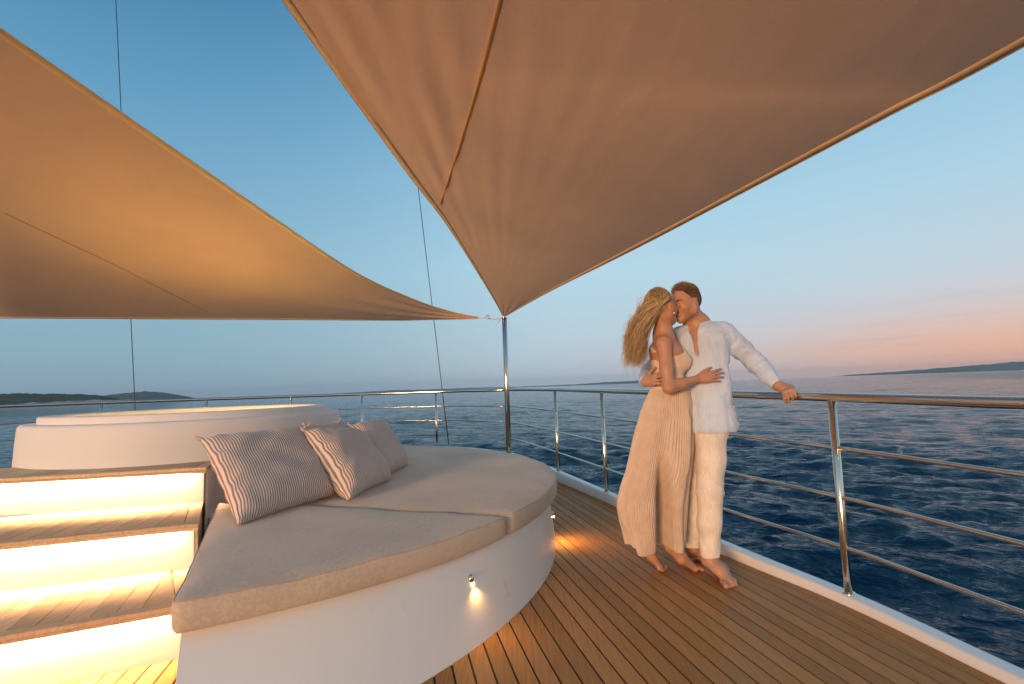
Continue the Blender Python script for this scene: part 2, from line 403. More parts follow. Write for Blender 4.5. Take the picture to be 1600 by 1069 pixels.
# ------------------------------------------------------------------ hot tub
tub = empty('hot_tub', (TUB[0], TUB[1], 0)); tag(tub, 'large round white hot tub with a stepped rim behind the pillows', 'hot tub')
TW = m_gel('tub_white', (.80, .76, .71), 0)
def tlathe(name, prof, n=128, mt=TW):
    o = lathe(name, prof, n, mt, None, TUB); fixn(o); par(o, tub); return o
tlathe('wall', [(1.285, .0), (1.275, .40), (1.255, .90), (1.248, 1.005), (1.243, 1.024), (1.230, 1.037), (1.21, 1.041), (1.0, 1.042)])
tlathe('rim', [(1.135, 1.036), (1.135, 1.082), (1.132, 1.091), (1.122, 1.096), (1.03, 1.097), (1.014, 1.094), (1.006, 1.084), (.985, .95), (.9, .5), (0, .48)])
WAT = mat('tub_water', (.30, .34, .30), .06, spec=.5)
bump(WAT, noise(WAT, 7, 3), .35, .02)
wtr = tlathe('water', [(.968, .93), (.6, .93), (.3, .93), (0, .93)], 96, WAT)
def m_emit(name, col, st):
    m = bpy.data.materials.new(name); m.use_nodes = True; t = m.node_tree; t.nodes.clear()
    e = t.nodes.new('ShaderNodeEmission'); o = t.nodes.new('ShaderNodeOutputMaterial'); e.inputs[0].default_value = (*col, 1); e.inputs[1].default_value = st
    t.links.new(e.outputs[0], o.inputs[0]); return m
LED = m_emit('led_warm_white', (1, .57, .27), 680)
LEDT = m_emit('led_tub', (1, .63, .17), 45)
rl = lathe('led_ring', [(.988, 1.004), (.977, 1.002), (.975, .986), (.984, .984)], 96, LEDT, None, TUB); par(rl, tub)

# ------------------------------------------------------------------ stairs
stairs = empty('stairs', (-2.3, 2.9, 0)); tag(stairs, 'white steps with teak treads and glowing warm strips under each nosing', 'stairs')
TREAD = m_teak('teak_tread', (.60, .44, .27), math.radians(24), .6)
RISER = m_gel('riser_white', (.84, .80, .74))
def stair(zt, zb, A, B, back, ang_dir, right_ext=0.0, nose_h=.045):
    """one step: nosing line from B (left) to A (right end); riser below it, tread behind it"""
    A = np.array(A); B = np.array(B); t = (A-B)/np.linalg.norm(A-B); nb = np.array([-t[1], t[0]])   # nb points away from the viewer
    Bx = B-t*2.6; Ln = np.linalg.norm(A-Bx)
    def W(s, d): return tuple(Bx+t*(s-(.2*d if s > 0 else 0))+nb*d)
    tr = empty('tread', (*A, zt)); par(tr, stairs)
    def sl(name, poly, z0, z1, mt, bev=.004):
        o = slab(name, poly, z0, z1, mt, None); o.parent = tr; o.matrix_parent_inverse = (Matrix.Translation(Vector(stairs.location))@tr.matrix_parent_inverse@Matrix.Translation(tr.location)).inverted()@Matrix.Translation(Vector(stairs.location)) if False else Matrix.Translation(tr.location).inverted()
        if bev: bevel(o, bev, 2)
        return o
    sl('substrate', [W(0, .063), W(Ln-.012, .063), W(Ln-.012, back), W(0, back)], zt-nose_h+.004, zt-.006, CAULK_L, 0)
    sl('nosing_board', [W(0, 0), W(Ln, 0), W(Ln, .055), W(0, .055)], zt-.020, zt, TREAD, .003); sl('nosing_lip', [W(0, .001), W(Ln-.001, .001), W(Ln-.001, .018), W(0, .018)], zt-.038, zt-.0205, TREAD, .002)
    sl('end_board', [W(Ln-.07, .058), W(Ln, .058), W(Ln, back), W(Ln-.07, back)], zt-.024, zt, TREAD, .003)
    sl('back_board', [W(0, back-.05), W(Ln-.073, back-.05), W(Ln-.073, back), W(0, back)], zt-.024, zt, TREAD, .003)
    def W0(s, d): return tuple(Bx+t*s+nb*d)
    s = Ln-.2*back-.078
    sl('corner_plank', [W0(s+.003, .058), W(Ln-.073, .058), W0(s+.003, back-.053)], zt-.024, zt, TREAD, .002)
    while s > .1:
        sl('plank', [W0(s-.092, .058), W0(s, .058), W0(s, back-.053), W0(s-.092, back-.053)], zt-.024, zt, TREAD, .002); s -= .0955
    r_ = slab('riser', [W(0, .035), W(Ln-.02, .035), W(Ln-.02, .06), W(0, .06)], zb-.003, zt-.0215, RISER, None); par(r_, stairs); bevel(r_, .006)
    e_ = slab('led_strip', [W(.02, .020), W(Ln-.09, .020), W(Ln-.09, .033), W(.02, .033)], zt-.030, zt-.024, LED, None); par(e_, stairs)
    side = slab('side_panel', [W(Ln-.018, .063), W(Ln-.006, .063), W(Ln-.006, back+.3), W(Ln-.018, back+.3)], 0.001, zt-.026, RISER, None); par(side, stairs)
a = PZ(323, 730, .74); b = PZ(0, 748, .74); stair(.74, .5, a.xy, b.xy, .62, 0)
a = PZ(310, 818, .50); b = PZ(0, 849, .50); stair(.50, .25, a.xy, b.xy, .75, 0)
a = PZ(277, 947, .25); b = PZ(0, 994.6, .25); stair(.25, 0, Vector(a.xy)+(Vector(a.xy)-Vector(b.xy)).normalized()*.07, b.xy, .70, 0)

# ------------------------------------------------------------------ courtesy lamps in the plinth (parts of it)
GLOW = m_emit('lamp_glow', (1, .62, .22), 60)
for (px, py) in ((736, 905), (863, 803)):
    d = ray(px, py); o_ = Vector((0, 0, EYE))
    # meet the plinth wall
    ox, oy = -PC[0], -PC[1]; dx, dy = d.x, d.y
    A2 = dx*dx+dy*dy; B2 = ox*dx+oy*dy; Rl = PR-.032
    for _ in range(6):
        disc = B2*B2-A2*(ox*ox+oy*oy-Rl*Rl); t_ = (-B2-math.sqrt(max(disc, 0)))/A2; p = o_+d*t_
        Rl = PR-.032+flare(math.atan2(p.y-PC[1], p.x-PC[0]))*np.interp(p.z, [.03, .2, .345, .366], [.92, .5, .08, 0])
    an = math.atan2(p.y-PC[1], p.x-PC[0]); nx, ny = math.cos(an), math.sin(an)
    bm = bmesh.new(); bmesh.ops.create_uvsphere(bm, u_segments=20, v_segments=12, radius=1)
    M_ = Matrix(((nx*.014, -ny*.016, 0, p.x), (ny*.014, nx*.016, 0, p.y), (0, 0, .024, p.z), (0, 0, 0, 1)))
    bm.transform(M_); lo = from_bm('courtesy_lamp', bm, STEEL, base, True)
    bm = bmesh.new(); bmesh.ops.create_uvsphere(bm, u_segments=12, v_segments=8, radius=1)
    M_ = Matrix(((nx*.009, -ny*.009, 0, p.x+nx*.008), (ny*.009, nx*.009, 0, p.y+ny*.008), (0, 0, .006, p.z-.022), (0, 0, 0, 1)))
    bm.transform(M_); from_bm('lamp_lens', bm, GLOW, lo, True)
    ld = bpy.data.lights.new('courtesy_light', 'SPOT'); ld.energy = 1.4 if px < 800 else 5; ld.color = (1, .55, .16); ld.spot_size = math.radians(150); ld.spot_blend = 1.0; ld.shadow_soft_size = .012
    lb = bpy.data.objects.new('courtesy_light', ld); C.objects.link(lb); lb.parent = base
    lb.location = (p.x+nx*.03, p.y+ny*.03, p.z-.035); lb.rotation_euler = Vector((-nx*.45, -ny*.45, 1)).to_track_quat('Z', 'Y').to_euler()

# ------------------------------------------------------------------ sea
SEA = -5.2
def m_sea():
    m = mat('sea_water', (.006, .036, .066), .05, spec=.5, IOR=1.16)
    # short ripples fading with distance from the boat
    def rip(scale, detail, rough, el_):
        tc = N(m, 'TexCoord'); mp = N(m, 'Mapping', vector_type='TEXTURE'); mp.inputs['Rotation'].default_value = (0, 0, math.radians(-32)); mp.inputs['Scale'].default_value = (el_, 1, 1)
        L(m, tc.outputs['Object'], mp.inputs[0]); n = N(m, 'TexNoise', Scale=scale, Detail=detail, Roughness=rough, Distortion=.4); L(m, mp.outputs[0], n.inputs['Vector']); return n.outputs['Fac']
    b1 = bump(m, rip(.14, 4, .55, 2.6), .9, .8); b2 = bump(m, rip(.8, 4, .58, 2.2), 1.0, .50, b1); bump(m, rip(3.4, 4, .58, 1.9), 1.0, .13, b2)
    return m
def sea():
    az = np.radians(np.r_[np.linspace(-180, -66, 40)[:-1], np.linspace(-66, 66, 700), np.linspace(66, 180, 40)[1:]])
    rr = np.r_[0.5, 3, np.geomspace(5, 60, 430), np.geomspace(60, 600, 230)[1:], np.geomspace(600, 60000, 40)[1:]]
    R_, A_ = np.meshgrid(rr, az, indexing='ij'); X = R_*np.sin(A_); Y = R_*np.cos(A_); Z = np.zeros_like(X)
    g = np.random.default_rng(3); wind = math.radians(212)
    for k in range(120):
        lam = .36*(14/.36)**g.random(); th = wind+g.normal(0, .42); kk = 2*np.pi/lam
        amp = .0058*lam**.80*(1 if lam < 5 else (5/lam)**.6)
        cell = np.maximum(R_*.0033, np.gradient(rr)[:, None]); fade = np.clip(1.6-3.2*cell/lam, 0, 1)
        ph = kk*(X*math.sin(th)+Y*math.cos(th))+g.random()*6.283
        wv = np.sin(ph); Z += amp*fade*(wv+.28*np.cos(2*ph))
    gust = .75+.5*np.clip(np.sin(X*.045+1.3*np.sin(Y*.03))*np.sin(Y*.038+.7)+.3, 0, 1)
    Z *= gust
    n, m_ = X.shape
    V = np.stack([X, Y, SEA+Z], -1).reshape(-1, 3)
    i, j = np.meshgrid(np.arange(n-1), np.arange(m_-1), indexing='ij'); q = (i*m_+j).ravel()
    F = np.stack([q, q+1, q+m_+1, q+m_], 1)
    me = bpy.data.meshes.new('sea'); me.vertices.add(len(V)); me.vertices.foreach_set('co', V.ravel())
    me.loops.add(F.size); me.loops.foreach_set('vertex_index', F.ravel().astype(np.int32))
    me.polygons.add(len(F)); me.polygons.foreach_set('loop_start', np.arange(0, F.size, 4, dtype=np.int32)); me.polygons.foreach_set('loop_total', np.full(len(F), 4, np.int32))
    me.update(calc_edges=True); me.shade_smooth(); me.materials.append(m_sea()); me.flip_normals()
    o = bpy.data.objects.new('sea', me); C.objects.link(o); tag(o, 'dark blue rippled open sea', kind='structure'); return o
sea()

# ------------------------------------------------------------------ coast and far hills
def m_hill(name, lo, hi, sc_):
    m = mat(name, hi, .95, spec=.1)
    L(m, ramp(m, noise(m, sc_, 7, .65), [(.35, lo), (.62, hi)]), bsdf(m).inputs['Base Color']); return m
def hill(name, prof, dist, mt, depth, rough, label, seed, shore=0):
    """ridge seen along a strip of the horizon: prof = [(azimuth deg, height m)]"""
    g = np.random.default_rng(seed); a0, a1 = prof[0][0], prof[-1][0]
    n = 180; A_ = np.radians(np.linspace(a0, a1, n)); H_ = np.interp(np.degrees(A_), [p[0] for p in prof], [p[1] for p in prof])
    rows = 14; V = []; F = []
    nz = sum(np.sin(np.degrees(A_)*f+g.random()*6)*rough/f**.7 for f in (3, 5, 9, 15, 26, 41))
    for r_ in range(rows):
        t = r_/(rows-1); s = math.sin(math.pi*min(1, t*1.0))**.7 if t < 1 else 0
        s = min(1, t*2)**.75 if t <= .5 else (1-(t-.5)*2)
        dd = dist+depth*t
        for i in range(n):
            jit = 1+.035*g.standard_normal()*s
            V.append((dd*math.sin(A_[i]), dd*math.cos(A_[i]), SEA-.5+max(0, (H_[i]+nz[i]*min(1, H_[i]/10)))*s*jit + (shore if r_ > 0 and H_[i] > .5 else 0)))
    for r_ in range(rows-1):
        for i in range(n-1): F.append((r_*n+i, r_*n+i+1, (r_+1)*n+i+1, (r_+1)*n+i))
    o = fixn(mesh(name, V, F, mt, None, True)); tag(o, label, kind='structure'); return o
MH1 = m_hill('scrub_hill', (.045, .060, .035), (.10, .10, .06), .02)
MH2 = m_hill('far_hill', (.07, .085, .06), (.11, .12, .09), .004)
ROCK = m_hill('shore_rock', (.30, .24, .19), (.46, .37, .29), .03)
def azx(x): return math.degrees(math.atan((x-800)/800))
def pr(pts): return [(azx(x), h) for x, h in pts]
hill('headland', pr([(-700, 105), (-300, 90), (-100, 72), (0, 60), (60, 54), (110, 50), (150, 42), (172, 30), (186, 15), (200, 8), (228, 4), (236, 0)]), 2600, MH1, 900, 2.2, 'low dark wooded headland', 2)
hill('shore_rocks', pr([(-700, 10), (-100, 10), (0, 10), (50, 12), (90, 14), (130, 16), (170, 14), (195, 12), (230, 6), (240, 0)]), 2575, ROCK, 50, 3, 'pale rocky shoreline below the headland', 4)
hill('far_island', pr([(90, 0), (130, 45), (180, 92), (225, 116), (260, 88), (285, 48), (305, 12), (330, 0)]), 6500, MH2, 1500, 3, 'hazy blue island hill on the horizon', 5)
hill('far_coast', pr([(500, 0), (560, 30), (620, 62), (660, 40), (740, 45), (800, 25), (900, 40), (940, 75), (1000, 95), (1040, 40), (1060, 0)]), 16000, MH2, 2000, 5, 'faint distant coast along the horizon', 6)
hill('far_ridge', pr([(1290, 0), (1330, 35), (1400, 75), (1470, 120), (1530, 160), (1580, 190), (1660, 200), (1900, 150), (3000, 90), (4000, 0)]), 14500, MH2, 2500, 8, 'long blue ridge on the horizon at the warm end of the sky', 8)

# ------------------------------------------------------------------ poles, stays, sails
def pole(name, x, y, z0, z1, label):
    o = empty(name, (x, y, z0)); tag(o, label, 'pole', 'awning poles')
    par(tube('pole_tube', [(x, y, z0-.01), (x, y, (z0+z1)/2), (x, y, z1)], .037, STEEL, None, 20), o)
    par(lathe('base_flange', [(0, z0+.012), (.055, z0+.012), (.062, z0+.006), (.062, z0-.004)], 24, STEEL, None, (x, y)), o)
    par(lathe('end_cap', [(.038, z1-.012), (.0405, z1-.01), (.0405, z1+.006), (.03, z1+.014), (0, z1+.016)], 24, STEEL, None, (x, y)), o)
    bm = bmesh.new(); bmesh.ops.create_cone(bm, cap_ends=True, segments=10, radius1=.012, radius2=.012, depth=.03)
    bm.transform(Matrix.Translation((x, y, z1+.02))); par(from_bm('eye_bolt', bm, STEEL, None, True), o)
    return o
T = P(788, 494, 7.62); PX, PY = T.x, T.y
pole('awning_pole', PX+.0, PY, .215, T.z-.03, 'tall steel awning pole at the bow, beside the far edge of the sun cushions')
SP = (2.42, .2); pole('awning_pole', SP[0], SP[1], .10, 2.46, 'steel awning pole on the near starboard side')
PP = (-7.0, 6.75); pole('awning_pole', PP[0], PP[1], .24, 2.36, 'steel awning pole at the port bow corner')
WIRE = mat('stay_wire', (.06, .06, .065), .45, .7)
def stay(pts, label):
    o = tube('rigging_stay', pts, .0065, WIRE, None, 8); tag(o, label, 'rigging wire', 'rigging wires to the bow'); return o
q0 = P(211, 637, 8.0); q1 = P(181, 0, 8.6); stay([q0-(q1-q0)*.12, q0, q1, q1+(q1-q0)*.6], 'thin dark stay wire crossing the left shade sail')
q0 = P(701, 694, 8.75); q1 = P(653, 291, 9.2); q2 = q1+(q1-q0)*2.0
stay([q0-(q1-q0)*.002, q0, q1, q2], 'thin dark stay wire rising from the bow, beside the awning pole')
tn = tube('turnbuckle', [q0+(q1-q0)*a_ for a_ in (0, .02, .16, .18)], [.005, .009, .009, .005], WIRE, None, 10); tag(tn, 'steel turnbuckle at the foot of the bow stay wire', 'turnbuckle')

def m_sail(name, col):
    m = bpy.data.materials.new(name); m.use_nodes = True; b = bsdf(m)
    b.inputs['Roughness'].default_value = .95; b.inputs['Specular IOR Level'].default_value = .08
    tc = N(m, 'TexCoord')
    f2 = noise(m, .8, 6, .6); f3 = noise(m, 300, 2, .7)
    ad = N(m, 'Math', operation='ADD'); L(m, f2, ad.inputs[0]); L(m, f3, ad.inputs[1])
    c = ramp(m, ad.outputs[0], [(.6, tuple(x*.90 for x in col)), (1.0, col), (1.35, tuple(min(1, x*1.06) for x in col))])
    L(m, c, b.inputs['Base Color'])
    wr = noise(m, 5.5, 5, .55, None, (1, .22, 1)); b1 = bump(m, wr, .30, .02)
    bump(m, noise(m, 230, 2, .6), .35, .002, b1)
    tr = N(m, 'BsdfTranslucent'); L(m, c, tr.inputs[0]); tp = N(m, 'BsdfTransparent')
    mx = N(m, 'MixShader'); mx.inputs[0].default_value = .08; L(m, b.outputs[0], mx.inputs[1]); L(m, tr.outputs[0], mx.inputs[2])
    m2 = N(m, 'MixShader'); m2.inputs[0].default_value = .035; L(m, mx.outputs[0], m2.inputs[1]); L(m, tp.outputs[0], m2.inputs[2])
    L(m, m2.outputs[0], m.node_tree.nodes['Material Output'].inputs[0]); return m
SAIL = m_sail('sail_canvas', (.78, .49, .275)); HEM = m_sail('sail_hem', (.86, .64, .40))
def on_slope(px, py, z_tip, y_tip, mslope):   # where the pixel's ray meets a gently rising plane from the pole
    d = ray(px, py); t_ = (z_tip+mslope*y_tip-EYE)/(d.z+mslope*d.y); return Vector((0, 0, EYE))+d*t_
def sail(e1, e2, label, nu=150, nv=90, sag=.10, fold=None, hems=(1, 1, 1), seams=()):
    A_ = crom(e1, nu); B_ = crom(e2, nu); V = []; F = []
    for i in range(nu):
        for j in range(nv):
            v = j/(nv-1); p = A_[i]+(B_[i]-A_[i])*v; wdt = np.linalg.norm(B_[i]-A_[i])
            z = -sag*4*v*(1-v)*min(1, wdt/3)
            if fold: z += fold(i/(nu-1), v, wdt)
            V.append((p[0], p[1], p[2]+z))
    for i in range(nu-1):
        for j in range(nv-1): F.append((i*nv+j, i*nv+j+1, (i+1)*nv+j+1, (i+1)*nv+j))
    o = mesh('shade_sail', V, F, SAIL, None, True); tag(o, label, 'shade sail', 'shade sails over the bow deck')
    G = np.array(V).reshape(nu, nv, 3)
    def strip(name, rows, wd, mt, dz):      # a sewn band: rows = list of (point, inward unit)
        V2 = []; F2 = []
        for p, d in rows:
            for q, h in ((p-d*.004, -.002), (p+d*wd*.5, -dz-.002), (p+d*wd, -dz), (p+d*wd, dz), (p+d*wd*.5, dz+.002), (p-d*.004, .004)): V2.append(q+np.array([0, 0, h]))
        for i in range(len(rows)-1):
            for k in range(6): a_ = i*6+k; b_ = i*6+(k+1) % 6; F2.append((a_, b_, b_+6, a_+6))
        return fixn(mesh(name, V2, F2, mt, o, True))
    def edge_rows(Pt, Q, wd):
        out = []
        for p, q in zip(Pt, Q):
            d = q-p; n_ = np.linalg.norm(d); out.append((p, d/max(n_, 1e-6)*min(1, n_*.4/wd)))
        return out
    k = max(3, nv//12)
    strip('hem', edge_rows(G[2:, 0], G[2:, k], .075), .075, HEM, .003)
    strip('hem', edge_rows(G[2:, -1], G[2:, -1-k], .06), .06, HEM, .003)
    # bolt rope inside each hem
    tube('bolt_rope', G[1:, 0], .005, HEM, o, 8); tube('bolt_rope', G[1:, -1], .005, HEM, o, 8)
    return o, G, strip
zt, yt = T.z, T.y
eL = [T+Vector((-.02, 0, 0))]+[on_slope(x, y, zt, yt, .235) for x, y in ((770, 465), (730, 400), (690, 340), (640, 275), (560, 165), (440, 0))]
dlt = eL[-1]-eL[-2]; eL.append(eL[-1]+dlt*1.6)
eR = [T+Vector((.02, 0, 0))]+[on_slope(x, y, zt, yt, .03) for x, y in ((860, 455), (1000, 385), (1200, 280), (1400, 175), (1600, 72))]
eR.append(Vector((SP[0], SP[1], 2.46)))
def fold_r(u, v, wd):
    k = math.exp(-((v-.16)/.15)**2)*min(1, max(0, (u-.35)*3))
    return .009*k*math.sin(v*62+u*9+2*math.sin(u*7))+.005*math.exp(-(v/.4)**2)*math.sin(v*95-u*14)*min(1, max(0, (u-.25)*2)) + .004*max(0, 1-u*6)*math.sin(v*22)
s_r, G, strip = sail(eL, eR, 'large beige shade sail stretched overhead to the bow pole', fold=fold_r)
# strap sewn across the right-hand sail
def find_uv(G, px, py):
    flat = G.reshape(-1, 3); v = flat-np.array([0, 0, EYE]); z = v@np.array(_f); x = 800+800*(v@np.array(_r))/z; y = 534.5-800*(v@np.array(_u))/z
    d = (x-px)**2+(y-py)**2; d[z < .3] = 1e9; k = d.argmin(); return divmod(k, G.shape[1])
def along(G, pts, n):
    uv = crom([find_uv(G, *p) for p in pts], n); out = []
    for a_, b_ in uv:
        i = int(min(max(a_, 0), G.shape[0]-2)); j = int(min(max(b_, 0), G.shape[1]-2)); s_, t_ = a_-i, b_-j
        out.append(G[i, j]*(1-s_)*(1-t_)+G[i+1, j]*s_*(1-t_)+G[i, j+1]*(1-s_)*t_+G[i+1, j+1]*s_*t_)
    return np.array(out)
STRAP = m_sail('sail_strap', (.80, .48, .20))
ps = []
for t_ in np.linspace(0, 1, 36):                # lay the strap on the cloth, straight from the hem
    px, py = 688+102*t_+6*math.sin(math.pi*t_), 319-359*t_; i, j = find_uv(G, px, py); i = min(max(i, 1), G.shape[0]-2); j = min(max(j, 1), G.shape[1]-2)
    nn_ = np.cross(G[i+1, j]-G[i-1, j], G[i, j+1]-G[i, j-1]); d_ = np.array(ray(px, py)); k_ = (nn_@(G[i, j]-np.array([0, 0, EYE])))/(nn_@d_); ps.append(np.array([0, 0, EYE])+d_*k_)
ps = np.array(ps)
for _ in range(6): ps[1:-1] = (ps[:-2]+2*ps[1:-1]+ps[2:])/4
tg = np.gradient(ps, axis=0); side = np.cross(tg, [0, 0, 1]); side /= np.linalg.norm(side, axis=1)[:, None]
strip('strap', [(p-s_*.012-np.array([0, 0, .003]), s_) for p, s_ in zip(ps, side)], .024, STRAP, .0012)
# left sail
eU = [Vector(P(748, 496.5, 7.55))]+[on_slope(x, y, zt, yt, .235) for x, y in ((700, 486), (650, 470), (560, 430), (430, 345), (300, 255), (150, 150), (0, 45))]
dlt = eU[-1]-eU[-2]; eU.append(eU[-1]+dlt*1.5)
eF = [Vector(P(748, 497.5, 7.55))]+[P(x, y, Y) for x, y, Y in ((660, 501.5, 7.75), (600, 502.5, 7.7), (450, 501.5, 7.45), (300, 500, 7.15), (150, 498, 6.85), (20, 497, 6.62))]
eF.append(Vector((PP[0], PP[1], 2.36)))
def fold_l(u, v, wd):
    return .012*max(0, 1-u*2.2)*math.sin(v*26+u*5)+.02*math.exp(-((u-.5)/.4)**2)*math.sin(v*7+u*3)
s_l, G2, strip2 = sail(eU, eF, 'beige shade sail on the left, glowing from the lights below it', fold=fold_l, sag=.06)
def lay(G, pts, n=40):        # points on a cloth under a line of the photo
    Q = crom(pts, n); out = []
    for px, py in Q:
        i, j = find_uv(G, px, py); i = min(max(i, 1), G.shape[0]-2); j = min(max(j, 1), G.shape[1]-2)
        nn_ = np.cross(G[i+1, j]-G[i-1, j], G[i, j+1]-G[i, j-1]); d_ = np.array(ray(px, py)); k_ = (nn_@(G[i, j]-np.array([0, 0, EYE])))/(nn_@d_); out.append(np.array([0, 0, EYE])+d_*k_)
    out = np.array(out)
    for _ in range(6): out[1:-1] = (out[:-2]+2*out[1:-1]+out[2:])/4
    return out
SEAM = m_sail('sail_seam', (.62, .36, .18))
for G_, st_, pts in ((G2, strip2, [(8, 333), (90, 372), (180, 414), (260, 455), (325, 488)]),):
    ps = lay(G_, pts); tg = np.gradient(ps, axis=0); side = np.cross(tg, [0, 0, 1]); side /= np.linalg.norm(side, axis=1)[:, None]
    st_('seam', [(p_-s_*.004-np.array([0, 0, .002]), s_) for p_, s_ in zip(ps, side)], .008, SEAM, .0015)
ROPE = mat('white_rope', (.7, .68, .64), .8)
rp = tube('lashing_rope', [P(748, 497, 7.55), P(760, 497, 7.57), P(770, 499, 7.6), P(782, 497.5, 7.6), T], .008, ROPE, None, 8)
tag(rp, 'short white rope lashing tying the left sail to the bow pole', 'rope')
tube('knot', [P(762, 495, 7.55)+Vector((.02*math.cos(a_)*(1+.3*math.sin(3*a_)), .015*math.sin(2*a_), .025*math.sin(a_))) for a_ in np.linspace(0, 9, 40)], .009, ROPE, rp, 8)
tube('rope_end', [P(782, 499, 7.58), P(778, 505, 7.57), P(774, 510, 7.57)], .005, ROPE, rp, 6)

# ------------------------------------------------------------------ the air
bm = bmesh.new(); bmesh.ops.create_cube(bm, size=1); bm.transform(Matrix.Translation((0, 0, 160))@Matrix.Diagonal((44000, 44000, 340, 1)))
hm = bpy.data.materials.new('sea_haze'); hm.use_nodes = True; hm.node_tree.nodes.clear()
pv = hm.node_tree.nodes.new('ShaderNodeVolumePrincipled'); ho = hm.node_tree.nodes.new('ShaderNodeOutputMaterial'); hm.node_tree.links.new(pv.outputs[0], ho.inputs[1])
pv.inputs['Color'].default_value = (.74, .88, 1, 1); pv.inputs['Density'].default_value = 3.2e-5; pv.inputs['Anisotropy'].default_value = .3
hz_ = from_bm('haze', bm, hm); tag(hz_, kind='stuff')
# ------------------------------------------------------------------ pillows
def m_stripe():
    m = mat('striped_linen', (.6, .5, .42), .92, spec=.1, Sheen_Weight=.2)
    tc = N(m, 'TexCoord'); wv = N(m, 'TexWave', Scale=19.0, Distortion=.35, Detail=1.0); wv.bands_direction = 'X'; wv.inputs['Detail Scale'].default_value = 3
    L(m, tc.outputs['UV'], wv.inputs['Vector'])
    mix = ramp(m, wv.outputs['Fac'], [(.24, (.36, .22, .16)), (.42, (.74, .60, .50)), (.8, (.88, .75, .64))])
    mul = N(m, 'Mix', data_type='RGBA', blend_type='MULTIPLY'); mul.inputs[0].default_value = .5
    L(m, mix, mul.inputs[6]); L(m, ramp(m, noise(m, 260, 3), [(.3, (.7, .7, .7)), (.7, (1, 1, 1))]), mul.inputs[7]); L(m, mul.outputs[2], bsdf(m).inputs['Base Color'])
    b1 = bump(m, wv.outputs['Fac'], .5, .003); bump(m, noise(m, 300, 3), .4, .002, b1); return m
STRIPE = m_stripe()
def pillow(bl, br, tl, tr, th, label, seed):
    """a soft square pillow given by its four corners, bottom left / right, top left / right"""
    g = np.random.default_rng(seed); n = 44
    bl, br, tl, tr = [np.array(v, float) for v in (bl, br, tl, tr)]
    nn = np.cross(br-bl, tl-bl); nn /= np.linalg.norm(nn); V = []; F = []; UV = []
    wr = [(g.uniform(5, 22), g.uniform(5, 22), g.random()*6, g.random()*6) for _ in range(8)]
    size = np.linalg.norm(br-bl)
    for sgn in (1, -1):
        for i in range(n+1):
            for j in range(n+1):
                u, v = i/n, j/n; uu, vv = 2*u-1, 2*v-1
                pin = .075*(1-uu*uu)*abs(vv)**3; pin2 = .075*(1-vv*vv)*abs(uu)**3          # edges drawn in between the corners
                u2 = .5+.5*uu*(1-pin2*1.0); v2 = .5+.5*vv*(1-pin*1.0)
                p = bl*(1-u2)*(1-v2)+br*u2*(1-v2)+tl*(1-u2)*v2+tr*u2*v2
                h = (max(0, (1-uu**4)*(1-vv**4)))**.55
                wob = sum(math.sin(a*u+p1)*math.sin(b*v+p2) for a, b, p1, p2 in wr)/8
                edge_wr = .10*(1-h)*math.sin(34*u+5*math.sin(9*v))*min(1, h*4)
                V.append(p+nn*sgn*(th*h*(1+.22*wob)+th*edge_wr)+np.array([0, 0, -.012*(1-abs(vv))*h]))
                UV.append((u*size, v*size))
    m_ = (n+1)**2
    for s_ in (0, 1):
        for i in range(n):
            for j in range(n):
                a = s_*m_+i*(n+1)+j; q = (a, a+1, a+n+2, a+n+1); F.append(q if s_ else q[::-1])
    o = mesh('throw_pillow', V, F, STRIPE, None, True)
    uvl = o.data.uv_layers.new(name='UVMap')
    for lp in o.data.loops: uvl.data[lp.index].uv = UV[lp.vertex_index]
    bm = bmesh.new(); bm.from_mesh(o.data); bmesh.ops.remove_doubles(bm, verts=bm.verts, dist=.0008); bmesh.ops.recalc_face_normals(bm, faces=bm.faces); bm.to_mesh(o.data); bm.free()
    for f in o.data.polygons: f.use_smooth = True
    for cnr, dr in ((tl, tl-br), (tr, tr-bl)):      # gathered corner tufts
        d_ = dr/np.linalg.norm(dr); tube('corner_tuft', [cnr-d_*.03, cnr-d_*.008, cnr+d_*.010, cnr+d_*.022+np.array([0, 0, .008])], [.012, .013, .010, .004], FAB, o, 8)
    tag(o, label, 'pillow', 'striped throw pillows on the sun cushions'); return o
CZ = .512
pillow(PZ(370, 822, CZ+.01), PZ(527, 772, CZ+.02), P(310, 685, 3.22), P(478, 668, 3.92), .105, 'largest striped throw pillow, frontmost and nearest the lit steps', 1)
pillow(PZ(546, 782, CZ+.015), PZ(612, 748, CZ+.015), P(474, 672, 3.66), P(556, 674, 4.35), .12, 'squarish striped throw pillow in the middle, overlapping the largest one', 2)
pillow(PZ(592, 752, CZ+.015), PZ(637, 727, CZ+.015), P(546, 664, 4.55), P(596, 657, 5.2), .115, 'striped throw pillow farthest to the right, its side facing the bow', 3)
pillow(P(395, 760, 3.55), P(520, 740, 4.1), P(404, 680, 3.72), P(484, 664, 4.15), .07, 'striped throw pillow almost hidden behind the largest one', 4)
pillow(P(490, 740, 4.2), P(580, 730, 4.75), P(476, 664, 4.2), P(532, 656, 4.7), .07, 'striped throw pillow mostly hidden behind the middle one', 5)

